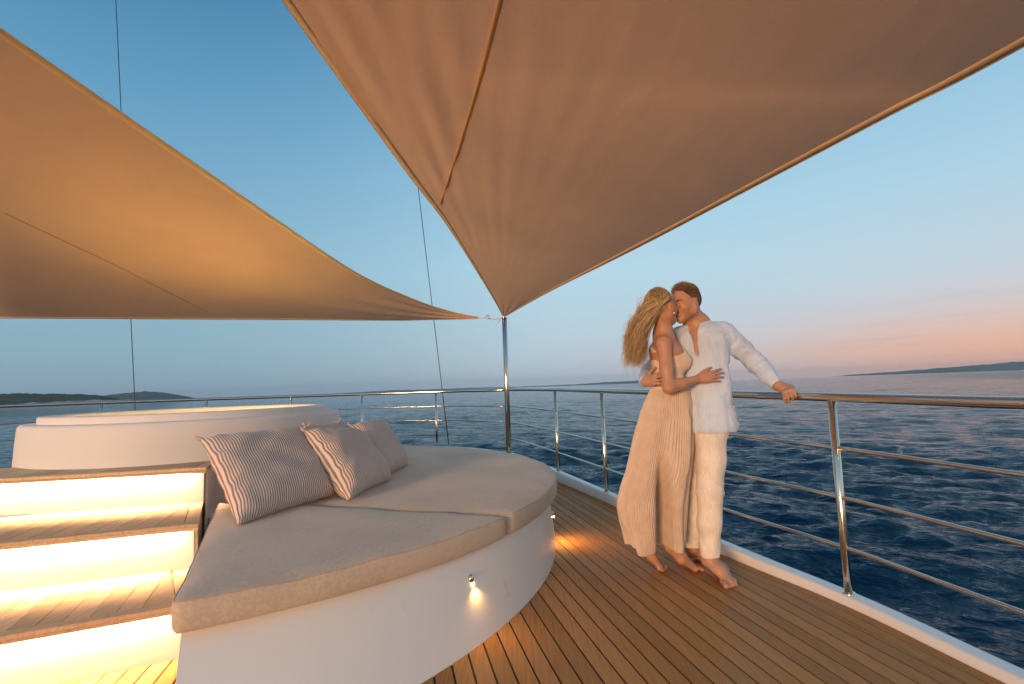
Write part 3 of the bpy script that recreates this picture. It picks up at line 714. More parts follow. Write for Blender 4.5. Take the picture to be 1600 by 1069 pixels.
# ------------------------------------------------------------------ bodies: smooth distance fields turned into one mesh
import openvdb
class Field:
    def __init__(s, lo, hi, h):
        s.lo = np.array(lo, float); s.h = h; s.n = np.ceil((np.array(hi)-s.lo)/h).astype(int)+1
        s.a = np.full(s.n, 9.0, np.float32)
    def box(s, lo, hi):
        i0 = np.maximum(np.floor((np.array(lo)-s.lo)/s.h).astype(int), 0); i1 = np.minimum(np.ceil((np.array(hi)-s.lo)/s.h).astype(int)+1, s.n)
        if np.any(i1 <= i0): return None
        ax = [(s.lo[k]+s.h*np.arange(i0[k], i1[k])).astype(np.float32) for k in range(3)]
        return (slice(i0[0], i1[0]), slice(i0[1], i1[1]), slice(i0[2], i1[2])), np.meshgrid(*ax, indexing='ij', sparse=True)
    def put(s, sl, d, k, sub):
        A = s.a[sl]
        if sub:
            d = -d; hh = np.maximum(k-np.abs(A-d), 0)/max(k, 1e-6); s.a[sl] = np.maximum(A, d)+hh*hh*k*.25
        else:
            hh = np.maximum(k-np.abs(A-d), 0)/max(k, 1e-6); s.a[sl] = np.minimum(A, d)-hh*hh*k*.25
    def cone(s, a, b, ra, rb, k=.02, wide=None, f=1.0, sub=False):
        """rounded limb from a to b; wide = axis along which the section is stretched by f"""
        a = np.array(a, float); b = np.array(b, float); m = max(ra, rb)*max(f, 1)+k+2*s.h
        r = s.box(np.minimum(a, b)-m, np.maximum(a, b)+m)
        if r is None: return
        sl, (X, Y, Z) = r; ab = b-a; L2 = float(ab@ab)+1e-9
        t = np.clip(((X-a[0])*ab[0]+(Y-a[1])*ab[1]+(Z-a[2])*ab[2])/L2, 0, 1)
        vx, vy, vz = X-a[0]-t*ab[0], Y-a[1]-t*ab[1], Z-a[2]-t*ab[2]
        if wide is not None:
            w_ = np.array(wide, float); w_ /= np.linalg.norm(w_); q = (vx*w_[0]+vy*w_[1]+vz*w_[2])*(1/f-1)
            vx = vx+w_[0]*q; vy = vy+w_[1]*q; vz = vz+w_[2]*q
        s.put(sl, np.sqrt(vx*vx+vy*vy+vz*vz)-(ra+(rb-ra)*t), k, sub)
    def ell(s, c, R, M=None, k=.02, sub=False):
        """ellipsoid: centre, radii, 3x3 rows = local axes"""
        c = np.array(c, float); M = np.eye(3) if M is None else np.array(M, float); m = max(R)+k+2*s.h
        r = s.box(c-m, c+m)
        if r is None: return
        sl, (X, Y, Z) = r; q = []
        for i in range(3): q.append((X-c[0])*M[i, 0]+(Y-c[1])*M[i, 1]+(Z-c[2])*M[i, 2])
        k0 = np.sqrt(sum((q[i]/R[i])**2 for i in range(3))); k1 = np.sqrt(sum((q[i]/R[i]**2)**2 for i in range(3)))+1e-6
        s.put(sl, k0*(k0-1)/k1, k, sub)
    def plane_cut(s, p, n):
        n = np.array(n, float); n /= np.linalg.norm(n)
        X, Y, Z = np.meshgrid(*[(s.lo[k]+s.h*np.arange(s.n[k])).astype(np.float32) for k in range(3)], indexing='ij', sparse=True)
        s.a = np.maximum(s.a, (X-p[0])*n[0]+(Y-p[1])*n[1]+(Z-p[2])*n[2]).astype(np.float32)
    def wrinkle(s, fn, band=.03):
        idx = np.where(np.abs(s.a) < band); pts = s.lo+s.h*np.stack(idx, 1); s.a[idx] += fn(pts).astype(np.float32)
    def mesh(s, name, mt, parent, smooth_it=2):
        g = openvdb.FloatGrid(9.0); g.copyFromArray(s.a); g.transform = openvdb.createLinearTransform(s.h)
        pts, quads = g.convertToQuads(isovalue=0.0)
        pts = pts+s.lo; V = pts.astype(np.float64); F = quads.astype(np.int32)
        # keep only the largest pieces, relax a little
        e = np.concatenate([F[:, [0, 1]], F[:, [1, 2]], F[:, [2, 3]], F[:, [3, 0]]])
        for _ in range(smooth_it):
            S = np.zeros_like(V); cnt = np.zeros(len(V))
            for k in range(3): S[:, k] = np.bincount(e[:, 0], V[e[:, 1], k], len(V))+np.bincount(e[:, 1], V[e[:, 0], k], len(V))
            cnt = np.bincount(e.ravel(), minlength=len(V)); V = V*.5+.5*S/np.maximum(cnt, 1)[:, None]
        me = bpy.data.meshes.new(name); me.vertices.add(len(V)); me.vertices.foreach_set('co', V.ravel())
        me.loops.add(F.size); me.loops.foreach_set('vertex_index', F.ravel())
        me.polygons.add(len(F)); me.polygons.foreach_set('loop_start', np.arange(0, F.size, 4, dtype=np.int32)); me.polygons.foreach_set('loop_total', np.full(len(F), 4, np.int32))
        me.update(calc_edges=True); me.shade_smooth(); me.materials.append(mt)
        # outward normals
        p = V[F]; nr = np.cross(p[:, 2]-p[:, 0], p[:, 3]-p[:, 1]); vol = np.sum(p.mean(1)*nr)
        if vol < 0: me.flip_normals()
        o = bpy.data.objects.new(name, me); C.objects.link(o)
        if parent: par(o, parent)
        return o, V
def waves(seed, n, kmin, kmax, axis_scale=(1, 1, 1), ridge=True):
    g = np.random.default_rng(seed); K = g.normal(size=(n, 3)); K /= np.linalg.norm(K, axis=1)[:, None]
    K *= (kmin*(kmax/kmin)**g.random(n))[:, None]*np.array(axis_scale); ph = g.random(n)*6.283
    def f(p):
        out = np.zeros(len(p))
        for k, q in zip(K, ph): out += np.sin(p@k+q) if not ridge else 1.4-2.2*np.abs(np.sin(.5*(p@k)+q))
        return out/math.sqrt(n)
    return f
def unit(v): v = np.array(v, float); return v/np.linalg.norm(v)
def frame(fwd, up):            # rows: forward, left, up
    f_ = unit(fwd); l_ = unit(np.cross(up, f_)); u_ = np.cross(f_, l_); return np.array([f_, l_, u_])

def head(fd, c, M, s=1.0, fem=False):
    c = np.array(c, float)
    def q(x, y, z): return c+s*(M[0]*x+M[1]*y+M[2]*z)
    fd.ell(q(-.012, 0, .030), [s*.099, s*.077, s*.088], M, .01)
    fd.ell(q(.030, 0, -.028), [s*.063, s*.060, s*.080], M, .03)
    for y in (-1, 1):
        jw = .047 if fem else .054
        fd.cone(q(.0, y*jw, -.055), q(.068, y*.012, -.098), s*.018, s*.016, .03)
        fd.cone(q(-.005, y*.052, -.02), q(0, y*jw, -.06), s*.018, s*.018, .03)
        fd.ell(q(.056, y*.040, -.026), [s*.022]*3, M, .025)
    fd.ell(q(.075, 0, -.097), [s*.020]*3, M, .02)
    fd.cone(q(.080, -.036, .016), q(.089, 0, .014), s*.011, s*.012, .02); fd.cone(q(.080, .036, .016), q(.089, 0, .014), s*.011, s*.012, .02)
    for y in (-1, 1):
        fd.ell(q(.102, y*.033, -.006), [s*.014, s*.018, s*.013], M, .016, sub=True)
        fd.ell(q(.076, y*.032, -.007), [s*.0145]*3, M, .006)
    fd.cone(q(.088, 0, .006), q(.113, 0, -.036), s*.0085, s*.0115, .012)
    for y in (-1, 1): fd.ell(q(.101, y*.012, -.039), [s*.010, s*.008, s*.008], M, .006)
    fd.cone(q(.088, -.020, -.064), q(.098, 0, -.061), s*.005, s*.0075, .008); fd.cone(q(.088, .020, -.064), q(.098, 0, -.061), s*.005, s*.0075, .008)
    fd.cone(q(.088, -.017, -.072), q(.096, 0, -.074), s*.005, s*.0085, .006); fd.cone(q(.088, .017, -.072), q(.096, 0, -.074), s*.005, s*.0085, .006)
    fd.cone(q(.104, -.02, -.0675), q(.104, .02, -.0675), s*.002, s*.002, .004, sub=True)
    for y in (-1, 1):          # ears
        E2 = np.array([unit(M[0]*.9-M[1]*y*-.35), unit(M[1]*.9+M[0]*-.35*y), M[2]])
        fd.ell(q(-.012, y*.079, -.012), [s*.020, s*.008, s*.033], E2, .006)
        fd.ell(q(-.006, y*.087, -.010), [s*.010, s*.006, s*.016], E2, .004, sub=True)
        fd.ell(q(-.004, y*.078, -.04), [s*.009, s*.006, s*.009], M, .005)
    return q

def hand(fd, w, d, n, s=1.0, curl=(25, 30, 25), spread=4, thumb_side=1, thumb=(35, 10, .3), per=None):
    """wrist point, direction of the palm, normal out of the back of the hand; five separate fingers"""
    d = unit(d); n = unit(np.array(n)-d*np.dot(n, d)); t = np.cross(d, n)*thumb_side; w = np.array(w, float)   # t: towards the thumb
    kn = []
    for k, off in enumerate((.027, .009, -.010, -.027)):
        ln = (.088, .090, .085, .077)[k]*s; p = w+d*ln+t*off*s+n*(.004 if k in (1, 2) else 0)*s
        fd.cone(w+t*off*.5*s+d*.008, p, .0155*s, .0115*s, .012); kn.append(p)
    fd.cone(w+d*.03*s-n*.004, w+d*.065*s-n*.005, .015*s, .014*s, .015, t, 2.0)
    lens = ((.043, .025, .020), (.047, .029, .022), (.043, .027, .021), (.034, .020, .018))
    for k in range(4):
        cu = per[k] if per else curl; a = 0; p = kn[k]
        sp = math.radians((1.5-k)*spread); dd = d*math.cos(sp)+t*math.sin(sp)
        for j in range(3):
            a += math.radians(cu[j]); dv = dd*math.cos(a)-n*math.sin(a); q = p+dv*lens[k][j]*s
            fd.cone(p, q, (.0098, .0088, .0078)[j]*s, (.0088, .0078, .0066)[j]*s, .003); p = q
    p = w+d*.022*s+t*.018*s; a1, b1, drop = thumb
    dv = unit(d*math.cos(math.radians(a1))+t*math.sin(math.radians(a1))-n*drop); q = p+dv*.042*s; fd.cone(p, q, .016*s, .0115*s, .012)
    dv = unit(d*math.cos(math.radians(b1))+t*math.sin(math.radians(b1))-n*drop); r_ = q+dv*.033*s; fd.cone(q, r_, .0110*s, .0098*s, .004)
    dv = unit(dv*.9+d*.15-n*drop*.3); fd.cone(r_, r_+dv*.025*s, .0098*s, .0075*s, .003)
    return kn

def foot(fd, ankle, heel, ball, toe_dir, s=1.0, side=1):
    """ankle, heel and ball centres; toes follow toe_dir; side = +1 puts the big toe to the left of the foot's direction"""
    ankle, heel, ball = [np.array(v, float) for v in (ankle, heel, ball)]; td = unit(toe_dir); lat = np.cross([0, 0, 1], td)*side
    fd.cone(ankle, heel, .034*s, .030*s, .03); fd.cone(ankle, (ankle+ball)/2+[0, 0, .012*s], .034*s, .026*s, .03, lat, 1.15)
    fd.cone(heel, ball, .027*s, .019*s, .02, lat, 1.35); fd.cone((ankle+ball)/2+[0, 0, .008], ball, .026*s, .016*s, .02, lat, 1.6)
    b0 = ball+lat*.029*s; b1 = ball-lat*.034*s-td*.020*s
    fd.cone(b0, b1, .0165*s, .0125*s, .015)
    for k in range(5):
        f_ = k/4; p = b0*(1-f_)+b1*f_; r_ = (.0132, .0082, .0078, .0074, .0072)[k]*s; ln = (.045, .046, .041, .035, .029)[k]*s
        m_ = p+td*ln*.55+np.array([0, 0, .005]); e_ = p+td*ln*1.0; e_[2] = r_+.001
        fd.cone(p, m_, r_*1.0, r_*.9, .003); fd.cone(m_, e_, r_*.9, r_*1.1, .001)

def m_skin(name, col, lip):
    m = mat(name, col, .46, spec=.4, Subsurface_Weight=.12, Subsurface_Scale=.01)
    bsdf(m).inputs['Subsurface Radius'].default_value = (1, .35, .2)
    at_ = N(m, 'VertexColor'); at_.layer_name = 'paint'; mx = N(m, 'Mix', data_type='RGBA', blend_type='MULTIPLY'); mx.inputs[0].default_value = 1
    L(m, ramp(m, noise(m, 26, 5), [(.3, tuple(c*k for c, k in zip(col, (.93, .88, .86)))), (.7, col)]), mx.inputs[6]); L(m, at_.outputs[0], mx.inputs[7]); L(m, mx.outputs[2], bsdf(m).inputs['Base Color'])
    bump(m, noise(m, 420, 3), .12, .001); return m
def paint(o, V, spots):        # natural skin colouring: (centre, radius, tint)
    c = np.ones((len(V), 4))
    for cen, r_, tint in spots:
        w_ = np.exp(-(np.linalg.norm(V-np.array(cen), axis=1)/r_)**2)[:, None]; c[:, :3] = c[:, :3]*(1-w_)+np.array(tint)*w_
    at_ = o.data.color_attributes.new('paint', 'FLOAT_COLOR', 'POINT'); at_.data.foreach_set('color', c.ravel().astype(np.float32))
def strands(name, paths, r0, mt, parent, tones, seg=3):
    """hair: each path an (n,3) array, swept as a thin tapering strand"""
    V = []; F = []; T_ = []
    for k, p in enumerate(paths):
        n = len(p); t = np.gradient(p, axis=0); t /= np.linalg.norm(t, axis=1)[:, None]+1e-9
        a = np.cross(t, [.3, .2, .93]); a /= np.linalg.norm(a, axis=1)[:, None]+1e-9; b = np.cross(t, a); o_ = len(V)
        rr = r0*np.interp(np.linspace(0, 1, n), [0, .15, .7, 1], [.7, 1, .8, .2])
        for i in range(n):
            for j in range(seg):
                an = 2*math.pi*j/seg; V.append(p[i]+rr[i]*(math.cos(an)*a[i]+math.sin(an)*b[i])); T_.append(tones[k])
        for i in range(n-1):
            for j in range(seg):
                q = (j+1) % seg; F.append((o_+i*seg+j, o_+i*seg+q, o_+(i+1)*seg+q, o_+(i+1)*seg+j))
    o = mesh(name, V, F, mt, None, True); par(o, parent)
    at_ = o.data.color_attributes.new('tone', 'FLOAT_COLOR', 'POINT'); T_ = np.array(T_); at_.data.foreach_set('color', np.stack([T_, T_, T_, np.ones_like(T_)], 1).ravel().astype(np.float32))
    return o
def m_hair(name, dark, mid, light):
    m = mat(name, mid, .42, spec=.45, Sheen_Weight=.15); at_ = N(m, 'VertexColor'); at_.layer_name = 'tone'
    L(m, ramp(m, at_.outputs[0], [(0, dark), (.5, mid), (1, light)]), bsdf(m).inputs['Base Color']); return m
BLONDE = m_hair('blonde_hair', (.26, .14, .05), (.56, .37, .16), (.82, .64, .38))
BROWN = m_hair('brown_hair', (.07, .04, .022), (.19, .115, .06), (.42, .27, .15))
SKIN_M = m_skin('tanned_skin', (.50, .275, .175), None); SKIN_W = m_skin('sun_tanned_skin', (.52, .275, .165), None)
def m_linen(name, col, warp=(1, 1, .12), st=.35):
    m = mat(name, col, .9, spec=.12, Sheen_Weight=.2)
    f = noise(m, 130, 4, .7, None, warp); f2 = noise(m, 7, 5)
    ad = N(m, 'Math', operation='ADD'); L(m, f, ad.inputs[0]); L(m, f2, ad.inputs[1])
    L(m, ramp(m, ad.outputs[0], [(.6, tuple(c*.86 for c in col)), (1, col), (1.35, tuple(min(1, c*1.08) for c in col))]), bsdf(m).inputs['Base Color'])
    b1 = bump(m, f, st, .003); tcr = N(m, 'TexCoord'); mpr = N(m, 'Mapping'); mpr.inputs['Scale'].default_value = (1, 1, .4); L(m, tcr.outputs['Object'], mpr.inputs[0])
    nr = N(m, 'TexNoise', noise_type='RIDGED_MULTIFRACTAL', Scale=13.0, Detail=3.0, Roughness=.55, Distortion=.6); L(m, mpr.outputs[0], nr.inputs['Vector'])
    b2 = bump(m, nr.outputs['Fac'], .32, .006, b1); bump(m, noise(m, 30, 4, .6, None, (1, 1, .5)), .3, .008, b2); return m
SHIRT = m_linen('pale_blue_linen', (.56, .66, .80)); TROUS = m_linen('cream_linen', (.78, .69, .59))
TOPW = m_linen('peach_jersey', (.78, .59, .44), (1, 1, 1), .15)
HH = .0045

# ================================================================== the man
man = empty('person', (1.24, 3.25, 0)); tag(man, 'barefoot man in pale linen shirt and cream trousers, one hand on the rail', 'person', 'couple kissing by the rail')
fm = unit((-.60, -.80, 0)); wm_ = unit((.80, -.60, 0))     # chest direction, towards his left shoulder
mHead = np.array(P(1072, 475, 3.325)); MM = frame((-.90, -.42, -.14), (-.12, -.02, 1))
sL = np.array(P(1131, 521, 3.31)); sR = np.array(P(1063, 527, 3.45)); eLm = np.array(P(1181, 567, 3.28)); wL = np.array(P(1215, 602, 3.10))
eRm = np.array(P(1014, 583, 3.53)); wRm = np.array(P(1007, 597, 3.27))
neck = np.array(P(1089, 507, 3.37)); chest = np.array(P(1098, 548, 3.33)); waist = np.array(P(1102, 603, 3.31)); pelv = np.array(P(1104, 652, 3.30))
hL = np.array(P(1112, 672, 3.26)); hR = np.array(P(1092, 672, 3.36)); kL = np.array(P(1109, 767, 3.2)); kR = np.array(P(1084, 765, 3.42)); aL = np.array(P(1108, 871, 3.235)); aR = np.array(P(1082, 850, 3.49))
fb = Field((.80, 2.62, -.02), (1.85, 3.80, 1.86), HH)
qh = head(fb, mHead, MM, 1.0)
fb.cone(mHead+MM[0]*-.025+MM[2]*-.05, neck, .057, .058, .03); fb.cone(neck, chest+[0, 0, .03], .07, .10, .05, wm_, 1.25)
fb.cone(chest+[0, 0, .02], waist, .100, .088, .05, wm_, 1.38); fb.cone(waist, pelv, .088, .095, .05, wm_, 1.4)
for sh in (sL, sR): fb.cone(neck-[0, 0, .055], sh-[0, 0, .01], .045, .045, .03)
fb.cone(sL, eLm, .050, .038, .03); fb.cone(eLm, wL, .038, .027, .02); fb.cone(sR, eRm, .048, .038, .03); fb.cone(eRm, wRm, .038, .027, .02)
for h_, k_, a_ in ((hL, kL, aL), (hR, kR, aR)):
    fb.cone(h_, k_, .078, .052, .04); fb.cone(k_, (k_+a_)/2, .052, .046, .03); fb.cone((k_+a_)/2, a_, .046, .034, .03)
# left hand on the rail, fingers over the near side
ti = idx_px(1264); rl_ = np.array([cx[ti], cy[ti], zr[ti]]); tr_ = unit([cx[ti-3]-cx[ti+3], cy[ti-3]-cy[ti+3], zr[ti-3]-zr[ti+3]])
inn = unit(np.cross(tr_, [0, 0, 1])); inn = inn if inn[0] < 0 else -inn
fb.cone(wL, wL+(rl_-wL)*.35, .027, .026, .02)
wh = rl_+np.array([0, 0, .048])-tr_*.05+inn*-.014
fb.cone(wL, wh, .027, .022, .02)
hd = unit(tr_*.62+inn*.72+np.array([0, 0, -.20]))
hand(fb, wh, hd, unit(np.array([0, 0, 1.])+inn*.25), 1.0, thumb_side=1, per=[(46, 62, 45), (50, 64, 46), (54, 66, 48), (58, 68, 50)], spread=5, thumb=(12, 0, .12))
# right hand on her back
hand(fb, wRm, unit(np.array(P(1031, 591, 3.165))-wRm), unit((-.25, -.95, .1)), .98, thumb_side=-1, per=[(8, 22, 15), (10, 25, 18), (12, 28, 20), (14, 30, 22)], spread=5, thumb=(48, 30, .1))
# feet
foot(fb, aL-[0, 0, .015], (1.255, 3.305, .032), (1.222, 3.118, .021), (-.10, -1, 0), 1.12, side=-1)
foot(fb, aR-[0, 0, .02], (1.255, 3.52, .030), (1.125, 3.555, .020), (-1, .10, 0), 1.0, side=1)
body, Vb = fb.mesh('body', SKIN_M, man)
spots = [(qh(.099, 0, -.067), .018, (.92, .62, .6)), (qh(.06, .045, -.035), .03, (1.05, .86, .82)), (qh(.06, -.045, -.035), .03, (1.05, .86, .82)), (qh(.11, 0, -.034), .014, (1.05, .82, .78))]
spots += [(qh(.07-.02*abs(k), .024*k, -.092+.008*abs(k)), .026, (.68, .62, .60)) for k in (-2, -1, 0, 1, 2)] + [(qh(.09, .0, -.053), .012, (.75, .7, .68))]
PB = (body, Vb, spots)
# hair: cap and short strands
g = np.random.default_rng(11)
def scalp(q, n, ok, jit=.0):
    out = []
    while len(out) < n:
        v = unit(g.normal(size=3)); p = np.array([-.012+.099*v[0], .077*v[1], .030+.088*v[2]])
        if ok(p): out.append((p, v))
    return out
def man_hair_ok(p):
    x, y, z = p
    if x > .056+.016*(1-min(1, abs(y)/.05)): return False
    return z > np.interp(x, [-.11, -.06, -.04, -.028, .0, .02, .035, .05, .06], [-.055, -.05, -.03, .026, .028, .030, .055, .082, .092])
paint(*PB)
loc_ = (Vb-mHead)@MM.T; el_ = ((loc_-[-.012, 0, .030])/[.099, .077, .088]); dd_ = np.linalg.norm(el_, axis=1)
msk = np.array([0.9 < d_ < 1.08 and man_hair_ok(v_) and abs(v_[1]) < .081 for v_, d_ in zip(loc_, dd_)])     # hair roots darken the scalp
ca_ = body.data.color_attributes['paint']; buf = np.empty(len(Vb)*4, np.float32); ca_.data.foreach_get('color', buf); buf = buf.reshape(-1, 4); buf[msk, :3] = (.30, .32, .30); ca_.data.foreach_set('color', buf.ravel())
paths = []; tones = []
for p, v in scalp(qh, 3400, man_hair_ok):
    x, y, z = p; root = qh(*(p*.985)); nrm_ = unit(MM[0]*v[0]/.099+MM[1]*v[1]/.077+MM[2]*v[2]/.088)
    topn = max(0, min(1, (z-.055)/.05)); ln = .006+.018*topn*(1.25 if x > .0 else .7)
    flow = unit(MM[2]*(-.55+.75*topn)-MM[0]*(.5-.9*topn*(1 if x > .02 else .2))+nrm_*(.55+.6*topn)+g.normal(size=3)*(.08+.08*topn))
    pts = np.array([root+nrm_*.0005, root+nrm_*.35*ln+flow*.25*ln, root+nrm_*.45*ln+flow*.62*ln, root+nrm_*.4*ln+flow*ln])
    paths.append(pts); tones.append(np.clip(.42+.4*topn+g.normal()*.18, 0, 1))
strands('hair', paths, .0013, BROWN, man, tones)
for s_ in (-1, 1):
    brow = []; lash = []
    for k in range(46):
        t = g.random(); y = s_*(.014+.036*t); z = .019+.006*math.sin(t*2.8)+g.normal()*.0022; x = .0985-.017*t*t
        p0 = qh(x, y, z); brow.append(np.array([p0, p0+MM[1]*s_*.007+MM[2]*.002+MM[0]*.001, p0+MM[1]*s_*.013+MM[2]*.001]))
    for k in range(26):        # lashes of the closed eye
        t = g.random(); y = s_*(.020+.025*t); p0 = qh(.0885-.006*(t-.4)**2*8, y, -.0125-.003*math.sin(t*3.1)); lash.append(np.array([p0, p0+MM[0]*.004-MM[2]*.002, p0+MM[0]*.006-MM[2]*.003]))
    strands('eyebrow', brow, .0009, BROWN, man, [.35]*len(brow)); strands('eyelashes', lash, .0011, BROWN, man, [0]*len(lash))
# shirt
fs = Field((.80, 2.75, .88), (1.72, 3.72, 1.66), HH)
fs.cone(chest+[0, 0, .075], waist, .108, .112, .04, wm_, 1.36); fs.cone(waist, np.array(P(1106, 662, 3.305)), .113, .137, .04, wm_, 1.31)
fs.cone(chest+[0, 0, .05], chest-[0, 0, .04], .112, .110, .03, wm_, 1.44)
fs.cone(neck-[0, 0, .035], sL+[0, 0, .004], .062, .062, .05); fs.cone(neck-[0, 0, .035], sR+[0, 0, .004], .062, .06, .05)
fs.cone(sL, sL*.5+eLm*.5, .071, .066, .03); fs.cone(sL*.5+eLm*.5, eLm, .066, .060, .02); fs.cone(eLm, eLm*.4+wL*.6, .060, .050, .02); fs.cone(eLm*.4+wL*.6, wL*.94+eLm*.06, .047, .037, .012)
fs.cone(sR, eRm, .068, .055, .03); fs.cone(eRm, wRm*.93+eRm*.07, .055, .040, .02)
fs.cone(np.array(P(1108, 612, 3.285)), np.array(P(1112, 668, 3.262)), .100, .118, .03); tail = np.array(P(1131, 640, 3.20)); fs.cone(np.array(P(1120, 610, 3.22)), tail, .03, .022, .03, unit((.5, .2, -.3)), 1.6)
fs.plane_cut((0, 0, np.array(P(1106, 645, 3.2))[2]), (-.12, 0, -1))
# open collar: a V down the breastbone
v0_ = neck+fm*.075+[0, 0, .02]; v1_ = chest+fm*.118-[0, 0, .030]
fs.cone(v0_, v1_, .050, .018, .006, wm_, .8, sub=True); fs.cone(neck+[0, 0, .045], neck+[0, 0, .16], .060, .085, .006, sub=True)
wv1 = waves(21, 14, 30, 75, (1, 1, .35)); wv2 = waves(22, 16, 60, 150, (1, 1, .6)); wv3 = waves(24, 12, 40, 110)
arm_ax = unit(wL-sL)
def shirt_w(p):
    zz = p[:, 2]; rel = np.clip((1.46-zz)/.35, 0, 1)
    al = (p-sL)@arm_ax; arm_m = np.clip(al/.15, 0, 1)*(p[:, 0] > 1.36)
    rings = np.sin(al*95+4*np.sin((p@np.array([8., 21, 13]))))
    return (.0028*wv1(p)*(.6+.9*rel)+.0016*wv2(p))*(1-.4*arm_m)+arm_m*(.0028*rings+.0014*wv3(p))+.0010*wv3(p)
fs.wrinkle(shirt_w)
shirt, _ = fs.mesh('shirt', SHIRT, man, 1)
# collar: a folded band round the neck, open in front
V = []; F = []; na = 40
for i in range(na):
    a = math.radians(-128+256*i/(na-1)); back = -fm*math.cos(a)+wm_*math.sin(a)      # a = 0 at the nape
    opn = abs(a)/math.radians(128); tip = max(0, (opn-.78)/.22)
    c0 = neck+np.array([0, 0, .020])+fm*.004; r_ = .070+.012*opn; dip = np.array([0, 0, -.062*opn**1.7])
    p0 = c0+back*r_*np.array([1, 1, 1])+dip+fm*.020*opn
    st = .050+.010*opn
    for d, h in ((0, 0), (.002, st*.55), (.008, st), (.017, st*.96), (.026, st*.5-.012*tip), (.030+.008*tip, st*.1-.022*tip), (.026, st*.10-.022*tip), (.012, st*.6)):
        V.append(p0+back*d+np.array([0, 0, h]))
for i in range(na-1):
    for j in range(7): F.append((i*8+j, i*8+j+1, (i+1)*8+j+1, (i+1)*8+j))
col_ = fixn(mesh('collar', V, F, SHIRT, None, True)); col_.parent = shirt; col_.matrix_parent_inverse = shirt.matrix_parent_inverse.copy()
# placket and buttons down the front
BTN = mat('shell_button', (.75, .73, .70), .3)
# trousers
ft = Field((.92, 2.98, .06), (1.50, 3.72, 1.04), HH)
ft.cone(pelv+[0, 0, .035], pelv-[0, 0, .05], .098, .104, .03, wm_, 1.34)
cl = np.array(P(1108, 866, 3.225)); cr_ = np.array(P(1079, 848, 3.485))
ft.cone(hL+[0, .012, 0], (hL+kL)/2, .094, .086, .035); ft.cone((hL+kL)/2, kL, .086, .075, .03); ft.cone(kL, (kL+cl)/2, .075, .068, .03); ft.cone((kL+cl)/2, cl-[0, 0, .05], .068, .056, .03)
ft.cone(hR, (hR+kR)/2, .095, .084, .035); ft.cone((hR+kR)/2, kR, .084, .074, .03); ft.cone(kR, (kR+cr_)/2, .074, .070, .03); ft.cone((kR+cr_)/2, cr_-[0, 0, .05], .070, .064, .03)
X_, Y_, Z_ = np.meshgrid(*[(ft.lo[k]+ft.h*np.arange(ft.n[k])).astype(np.float32) for k in range(3)], indexing='ij', sparse=True)
hemz = np.where(Y_ < 3.345, cl[2]-.012, cr_[2]-.018).astype(np.float32); ft.a = np.maximum(ft.a, hemz-Z_+0*X_).astype(np.float32)
tw1 = waves(31, 14, 25, 70, (1, 1, .8)); tw2 = waves(32, 14, 60, 130, (1, 1, .35))
def trous_w(p):
    z = p[:, 2]; kz = np.exp(-((z-kL[2])/.09)**2)+.9*np.exp(-((z-.20)/.10)**2)+.6*np.exp(-((z-.88)/.07)**2)
    dg = np.sin(z*70+p[:, 0]*55+3*np.sin(p[:, 1]*20+z*11))
    return .0016*tw1(p)+.0012*tw2(p)+.0026*kz*dg
ft.wrinkle(trous_w)
trous, _ = ft.mesh('trousers', TROUS, man, 1)
# ================================================================== the woman
wom = empty('person', (1.0, 3.32, 0)); tag(wom, 'barefoot blonde woman in a long pleated peach dress, hair blown back', 'person', 'couple kissing by the rail')
WY = 3.27
fw = unit((.90, .44, 0)); ww = unit((.44, -.90, 0))          # chest direction, towards her right shoulder (nearer the camera)
wHead = np.array(P(1036, 481, 3.235)); MW = frame((.82, .56, .10), (-.12, -.02, 1))
wneck = np.array(P(1036, 522, 3.27)); wch = np.array(P(1041, 560, WY)); wwa = np.array(P(1046, 606, WY)); wpe = np.array(P(1044, 650, WY))
rS = np.array(P(1037, 537, 3.145)); lS = np.array(P(1045, 531, 3.40)); rE = np.array(P(1045, 606, 3.075)); rW = np.array(P(1090, 592, 3.145))
lE = np.array(P(1075, 545, 3.55)); lW = np.array(P(1100, 530, 3.50))
rH = np.array(P(1045, 662, 3.25)); lH = np.array(P(1036, 662, 3.31)); rK = np.array(P(1050, 752, 3.33)); lK = np.array(P(1010, 752, 3.36))
rA = np.array(P(1047, 851, 3.335)); lA = np.array(P(1005, 851, 3.38))
fb = Field((.70, 2.95, -.02), (1.42, 3.68, 1.86), HH)
qw = head(fb, wHead, MW, .93, True)
fb.cone(wHead+MW[0]*-.02+MW[2]*-.05, wneck, .047, .048, .03); fb.cone(wneck, wch+[0, 0, .03], .052, .080, .05, ww, 1.25)
fb.cone(wch+[0, 0, .02], wwa, .084, .060, .05, ww, 1.2); fb.cone(wwa, wpe, .060, .080, .04, ww, 1.2)
for sh in (rS, lS): fb.cone(wneck-[0, 0, .025], sh, .036, .042, .04)
fb.cone(rS, rS*.4+rE*.6, .045, .040, .025); fb.cone(rS*.4+rE*.6, rE, .040, .034, .02); fb.cone(rE, rE*.6+rW*.4, .036, .034, .02); fb.cone(rE*.6+rW*.4, rW, .034, .0225, .02)
fb.cone(lS, lE, .042, .034, .03); fb.cone(lE, lW, .034, .024, .02)
for s_ in (-1, 1): fb.ell(wch+fw*.066+ww*s_*.058-[0, 0, .018], [.058, .056, .056], None, .04)
for h_, k_, a_ in ((rH, rK, rA), (lH, lK, lA)):
    fb.cone(h_, k_, .060, .040, .04); fb.cone(k_, (k_+a_)/2, .040, .038, .03); fb.cone((k_+a_)/2, a_, .038, .029, .03)
hand(fb, rW, unit(np.array(P(1122, 586, 3.135))-rW), unit((-.15, -.95, .35)), .92, thumb_side=-1, per=[(4, 8, 6), (6, 10, 8), (8, 12, 8), (10, 14, 10)], spread=7, thumb=(38, 22, .05))
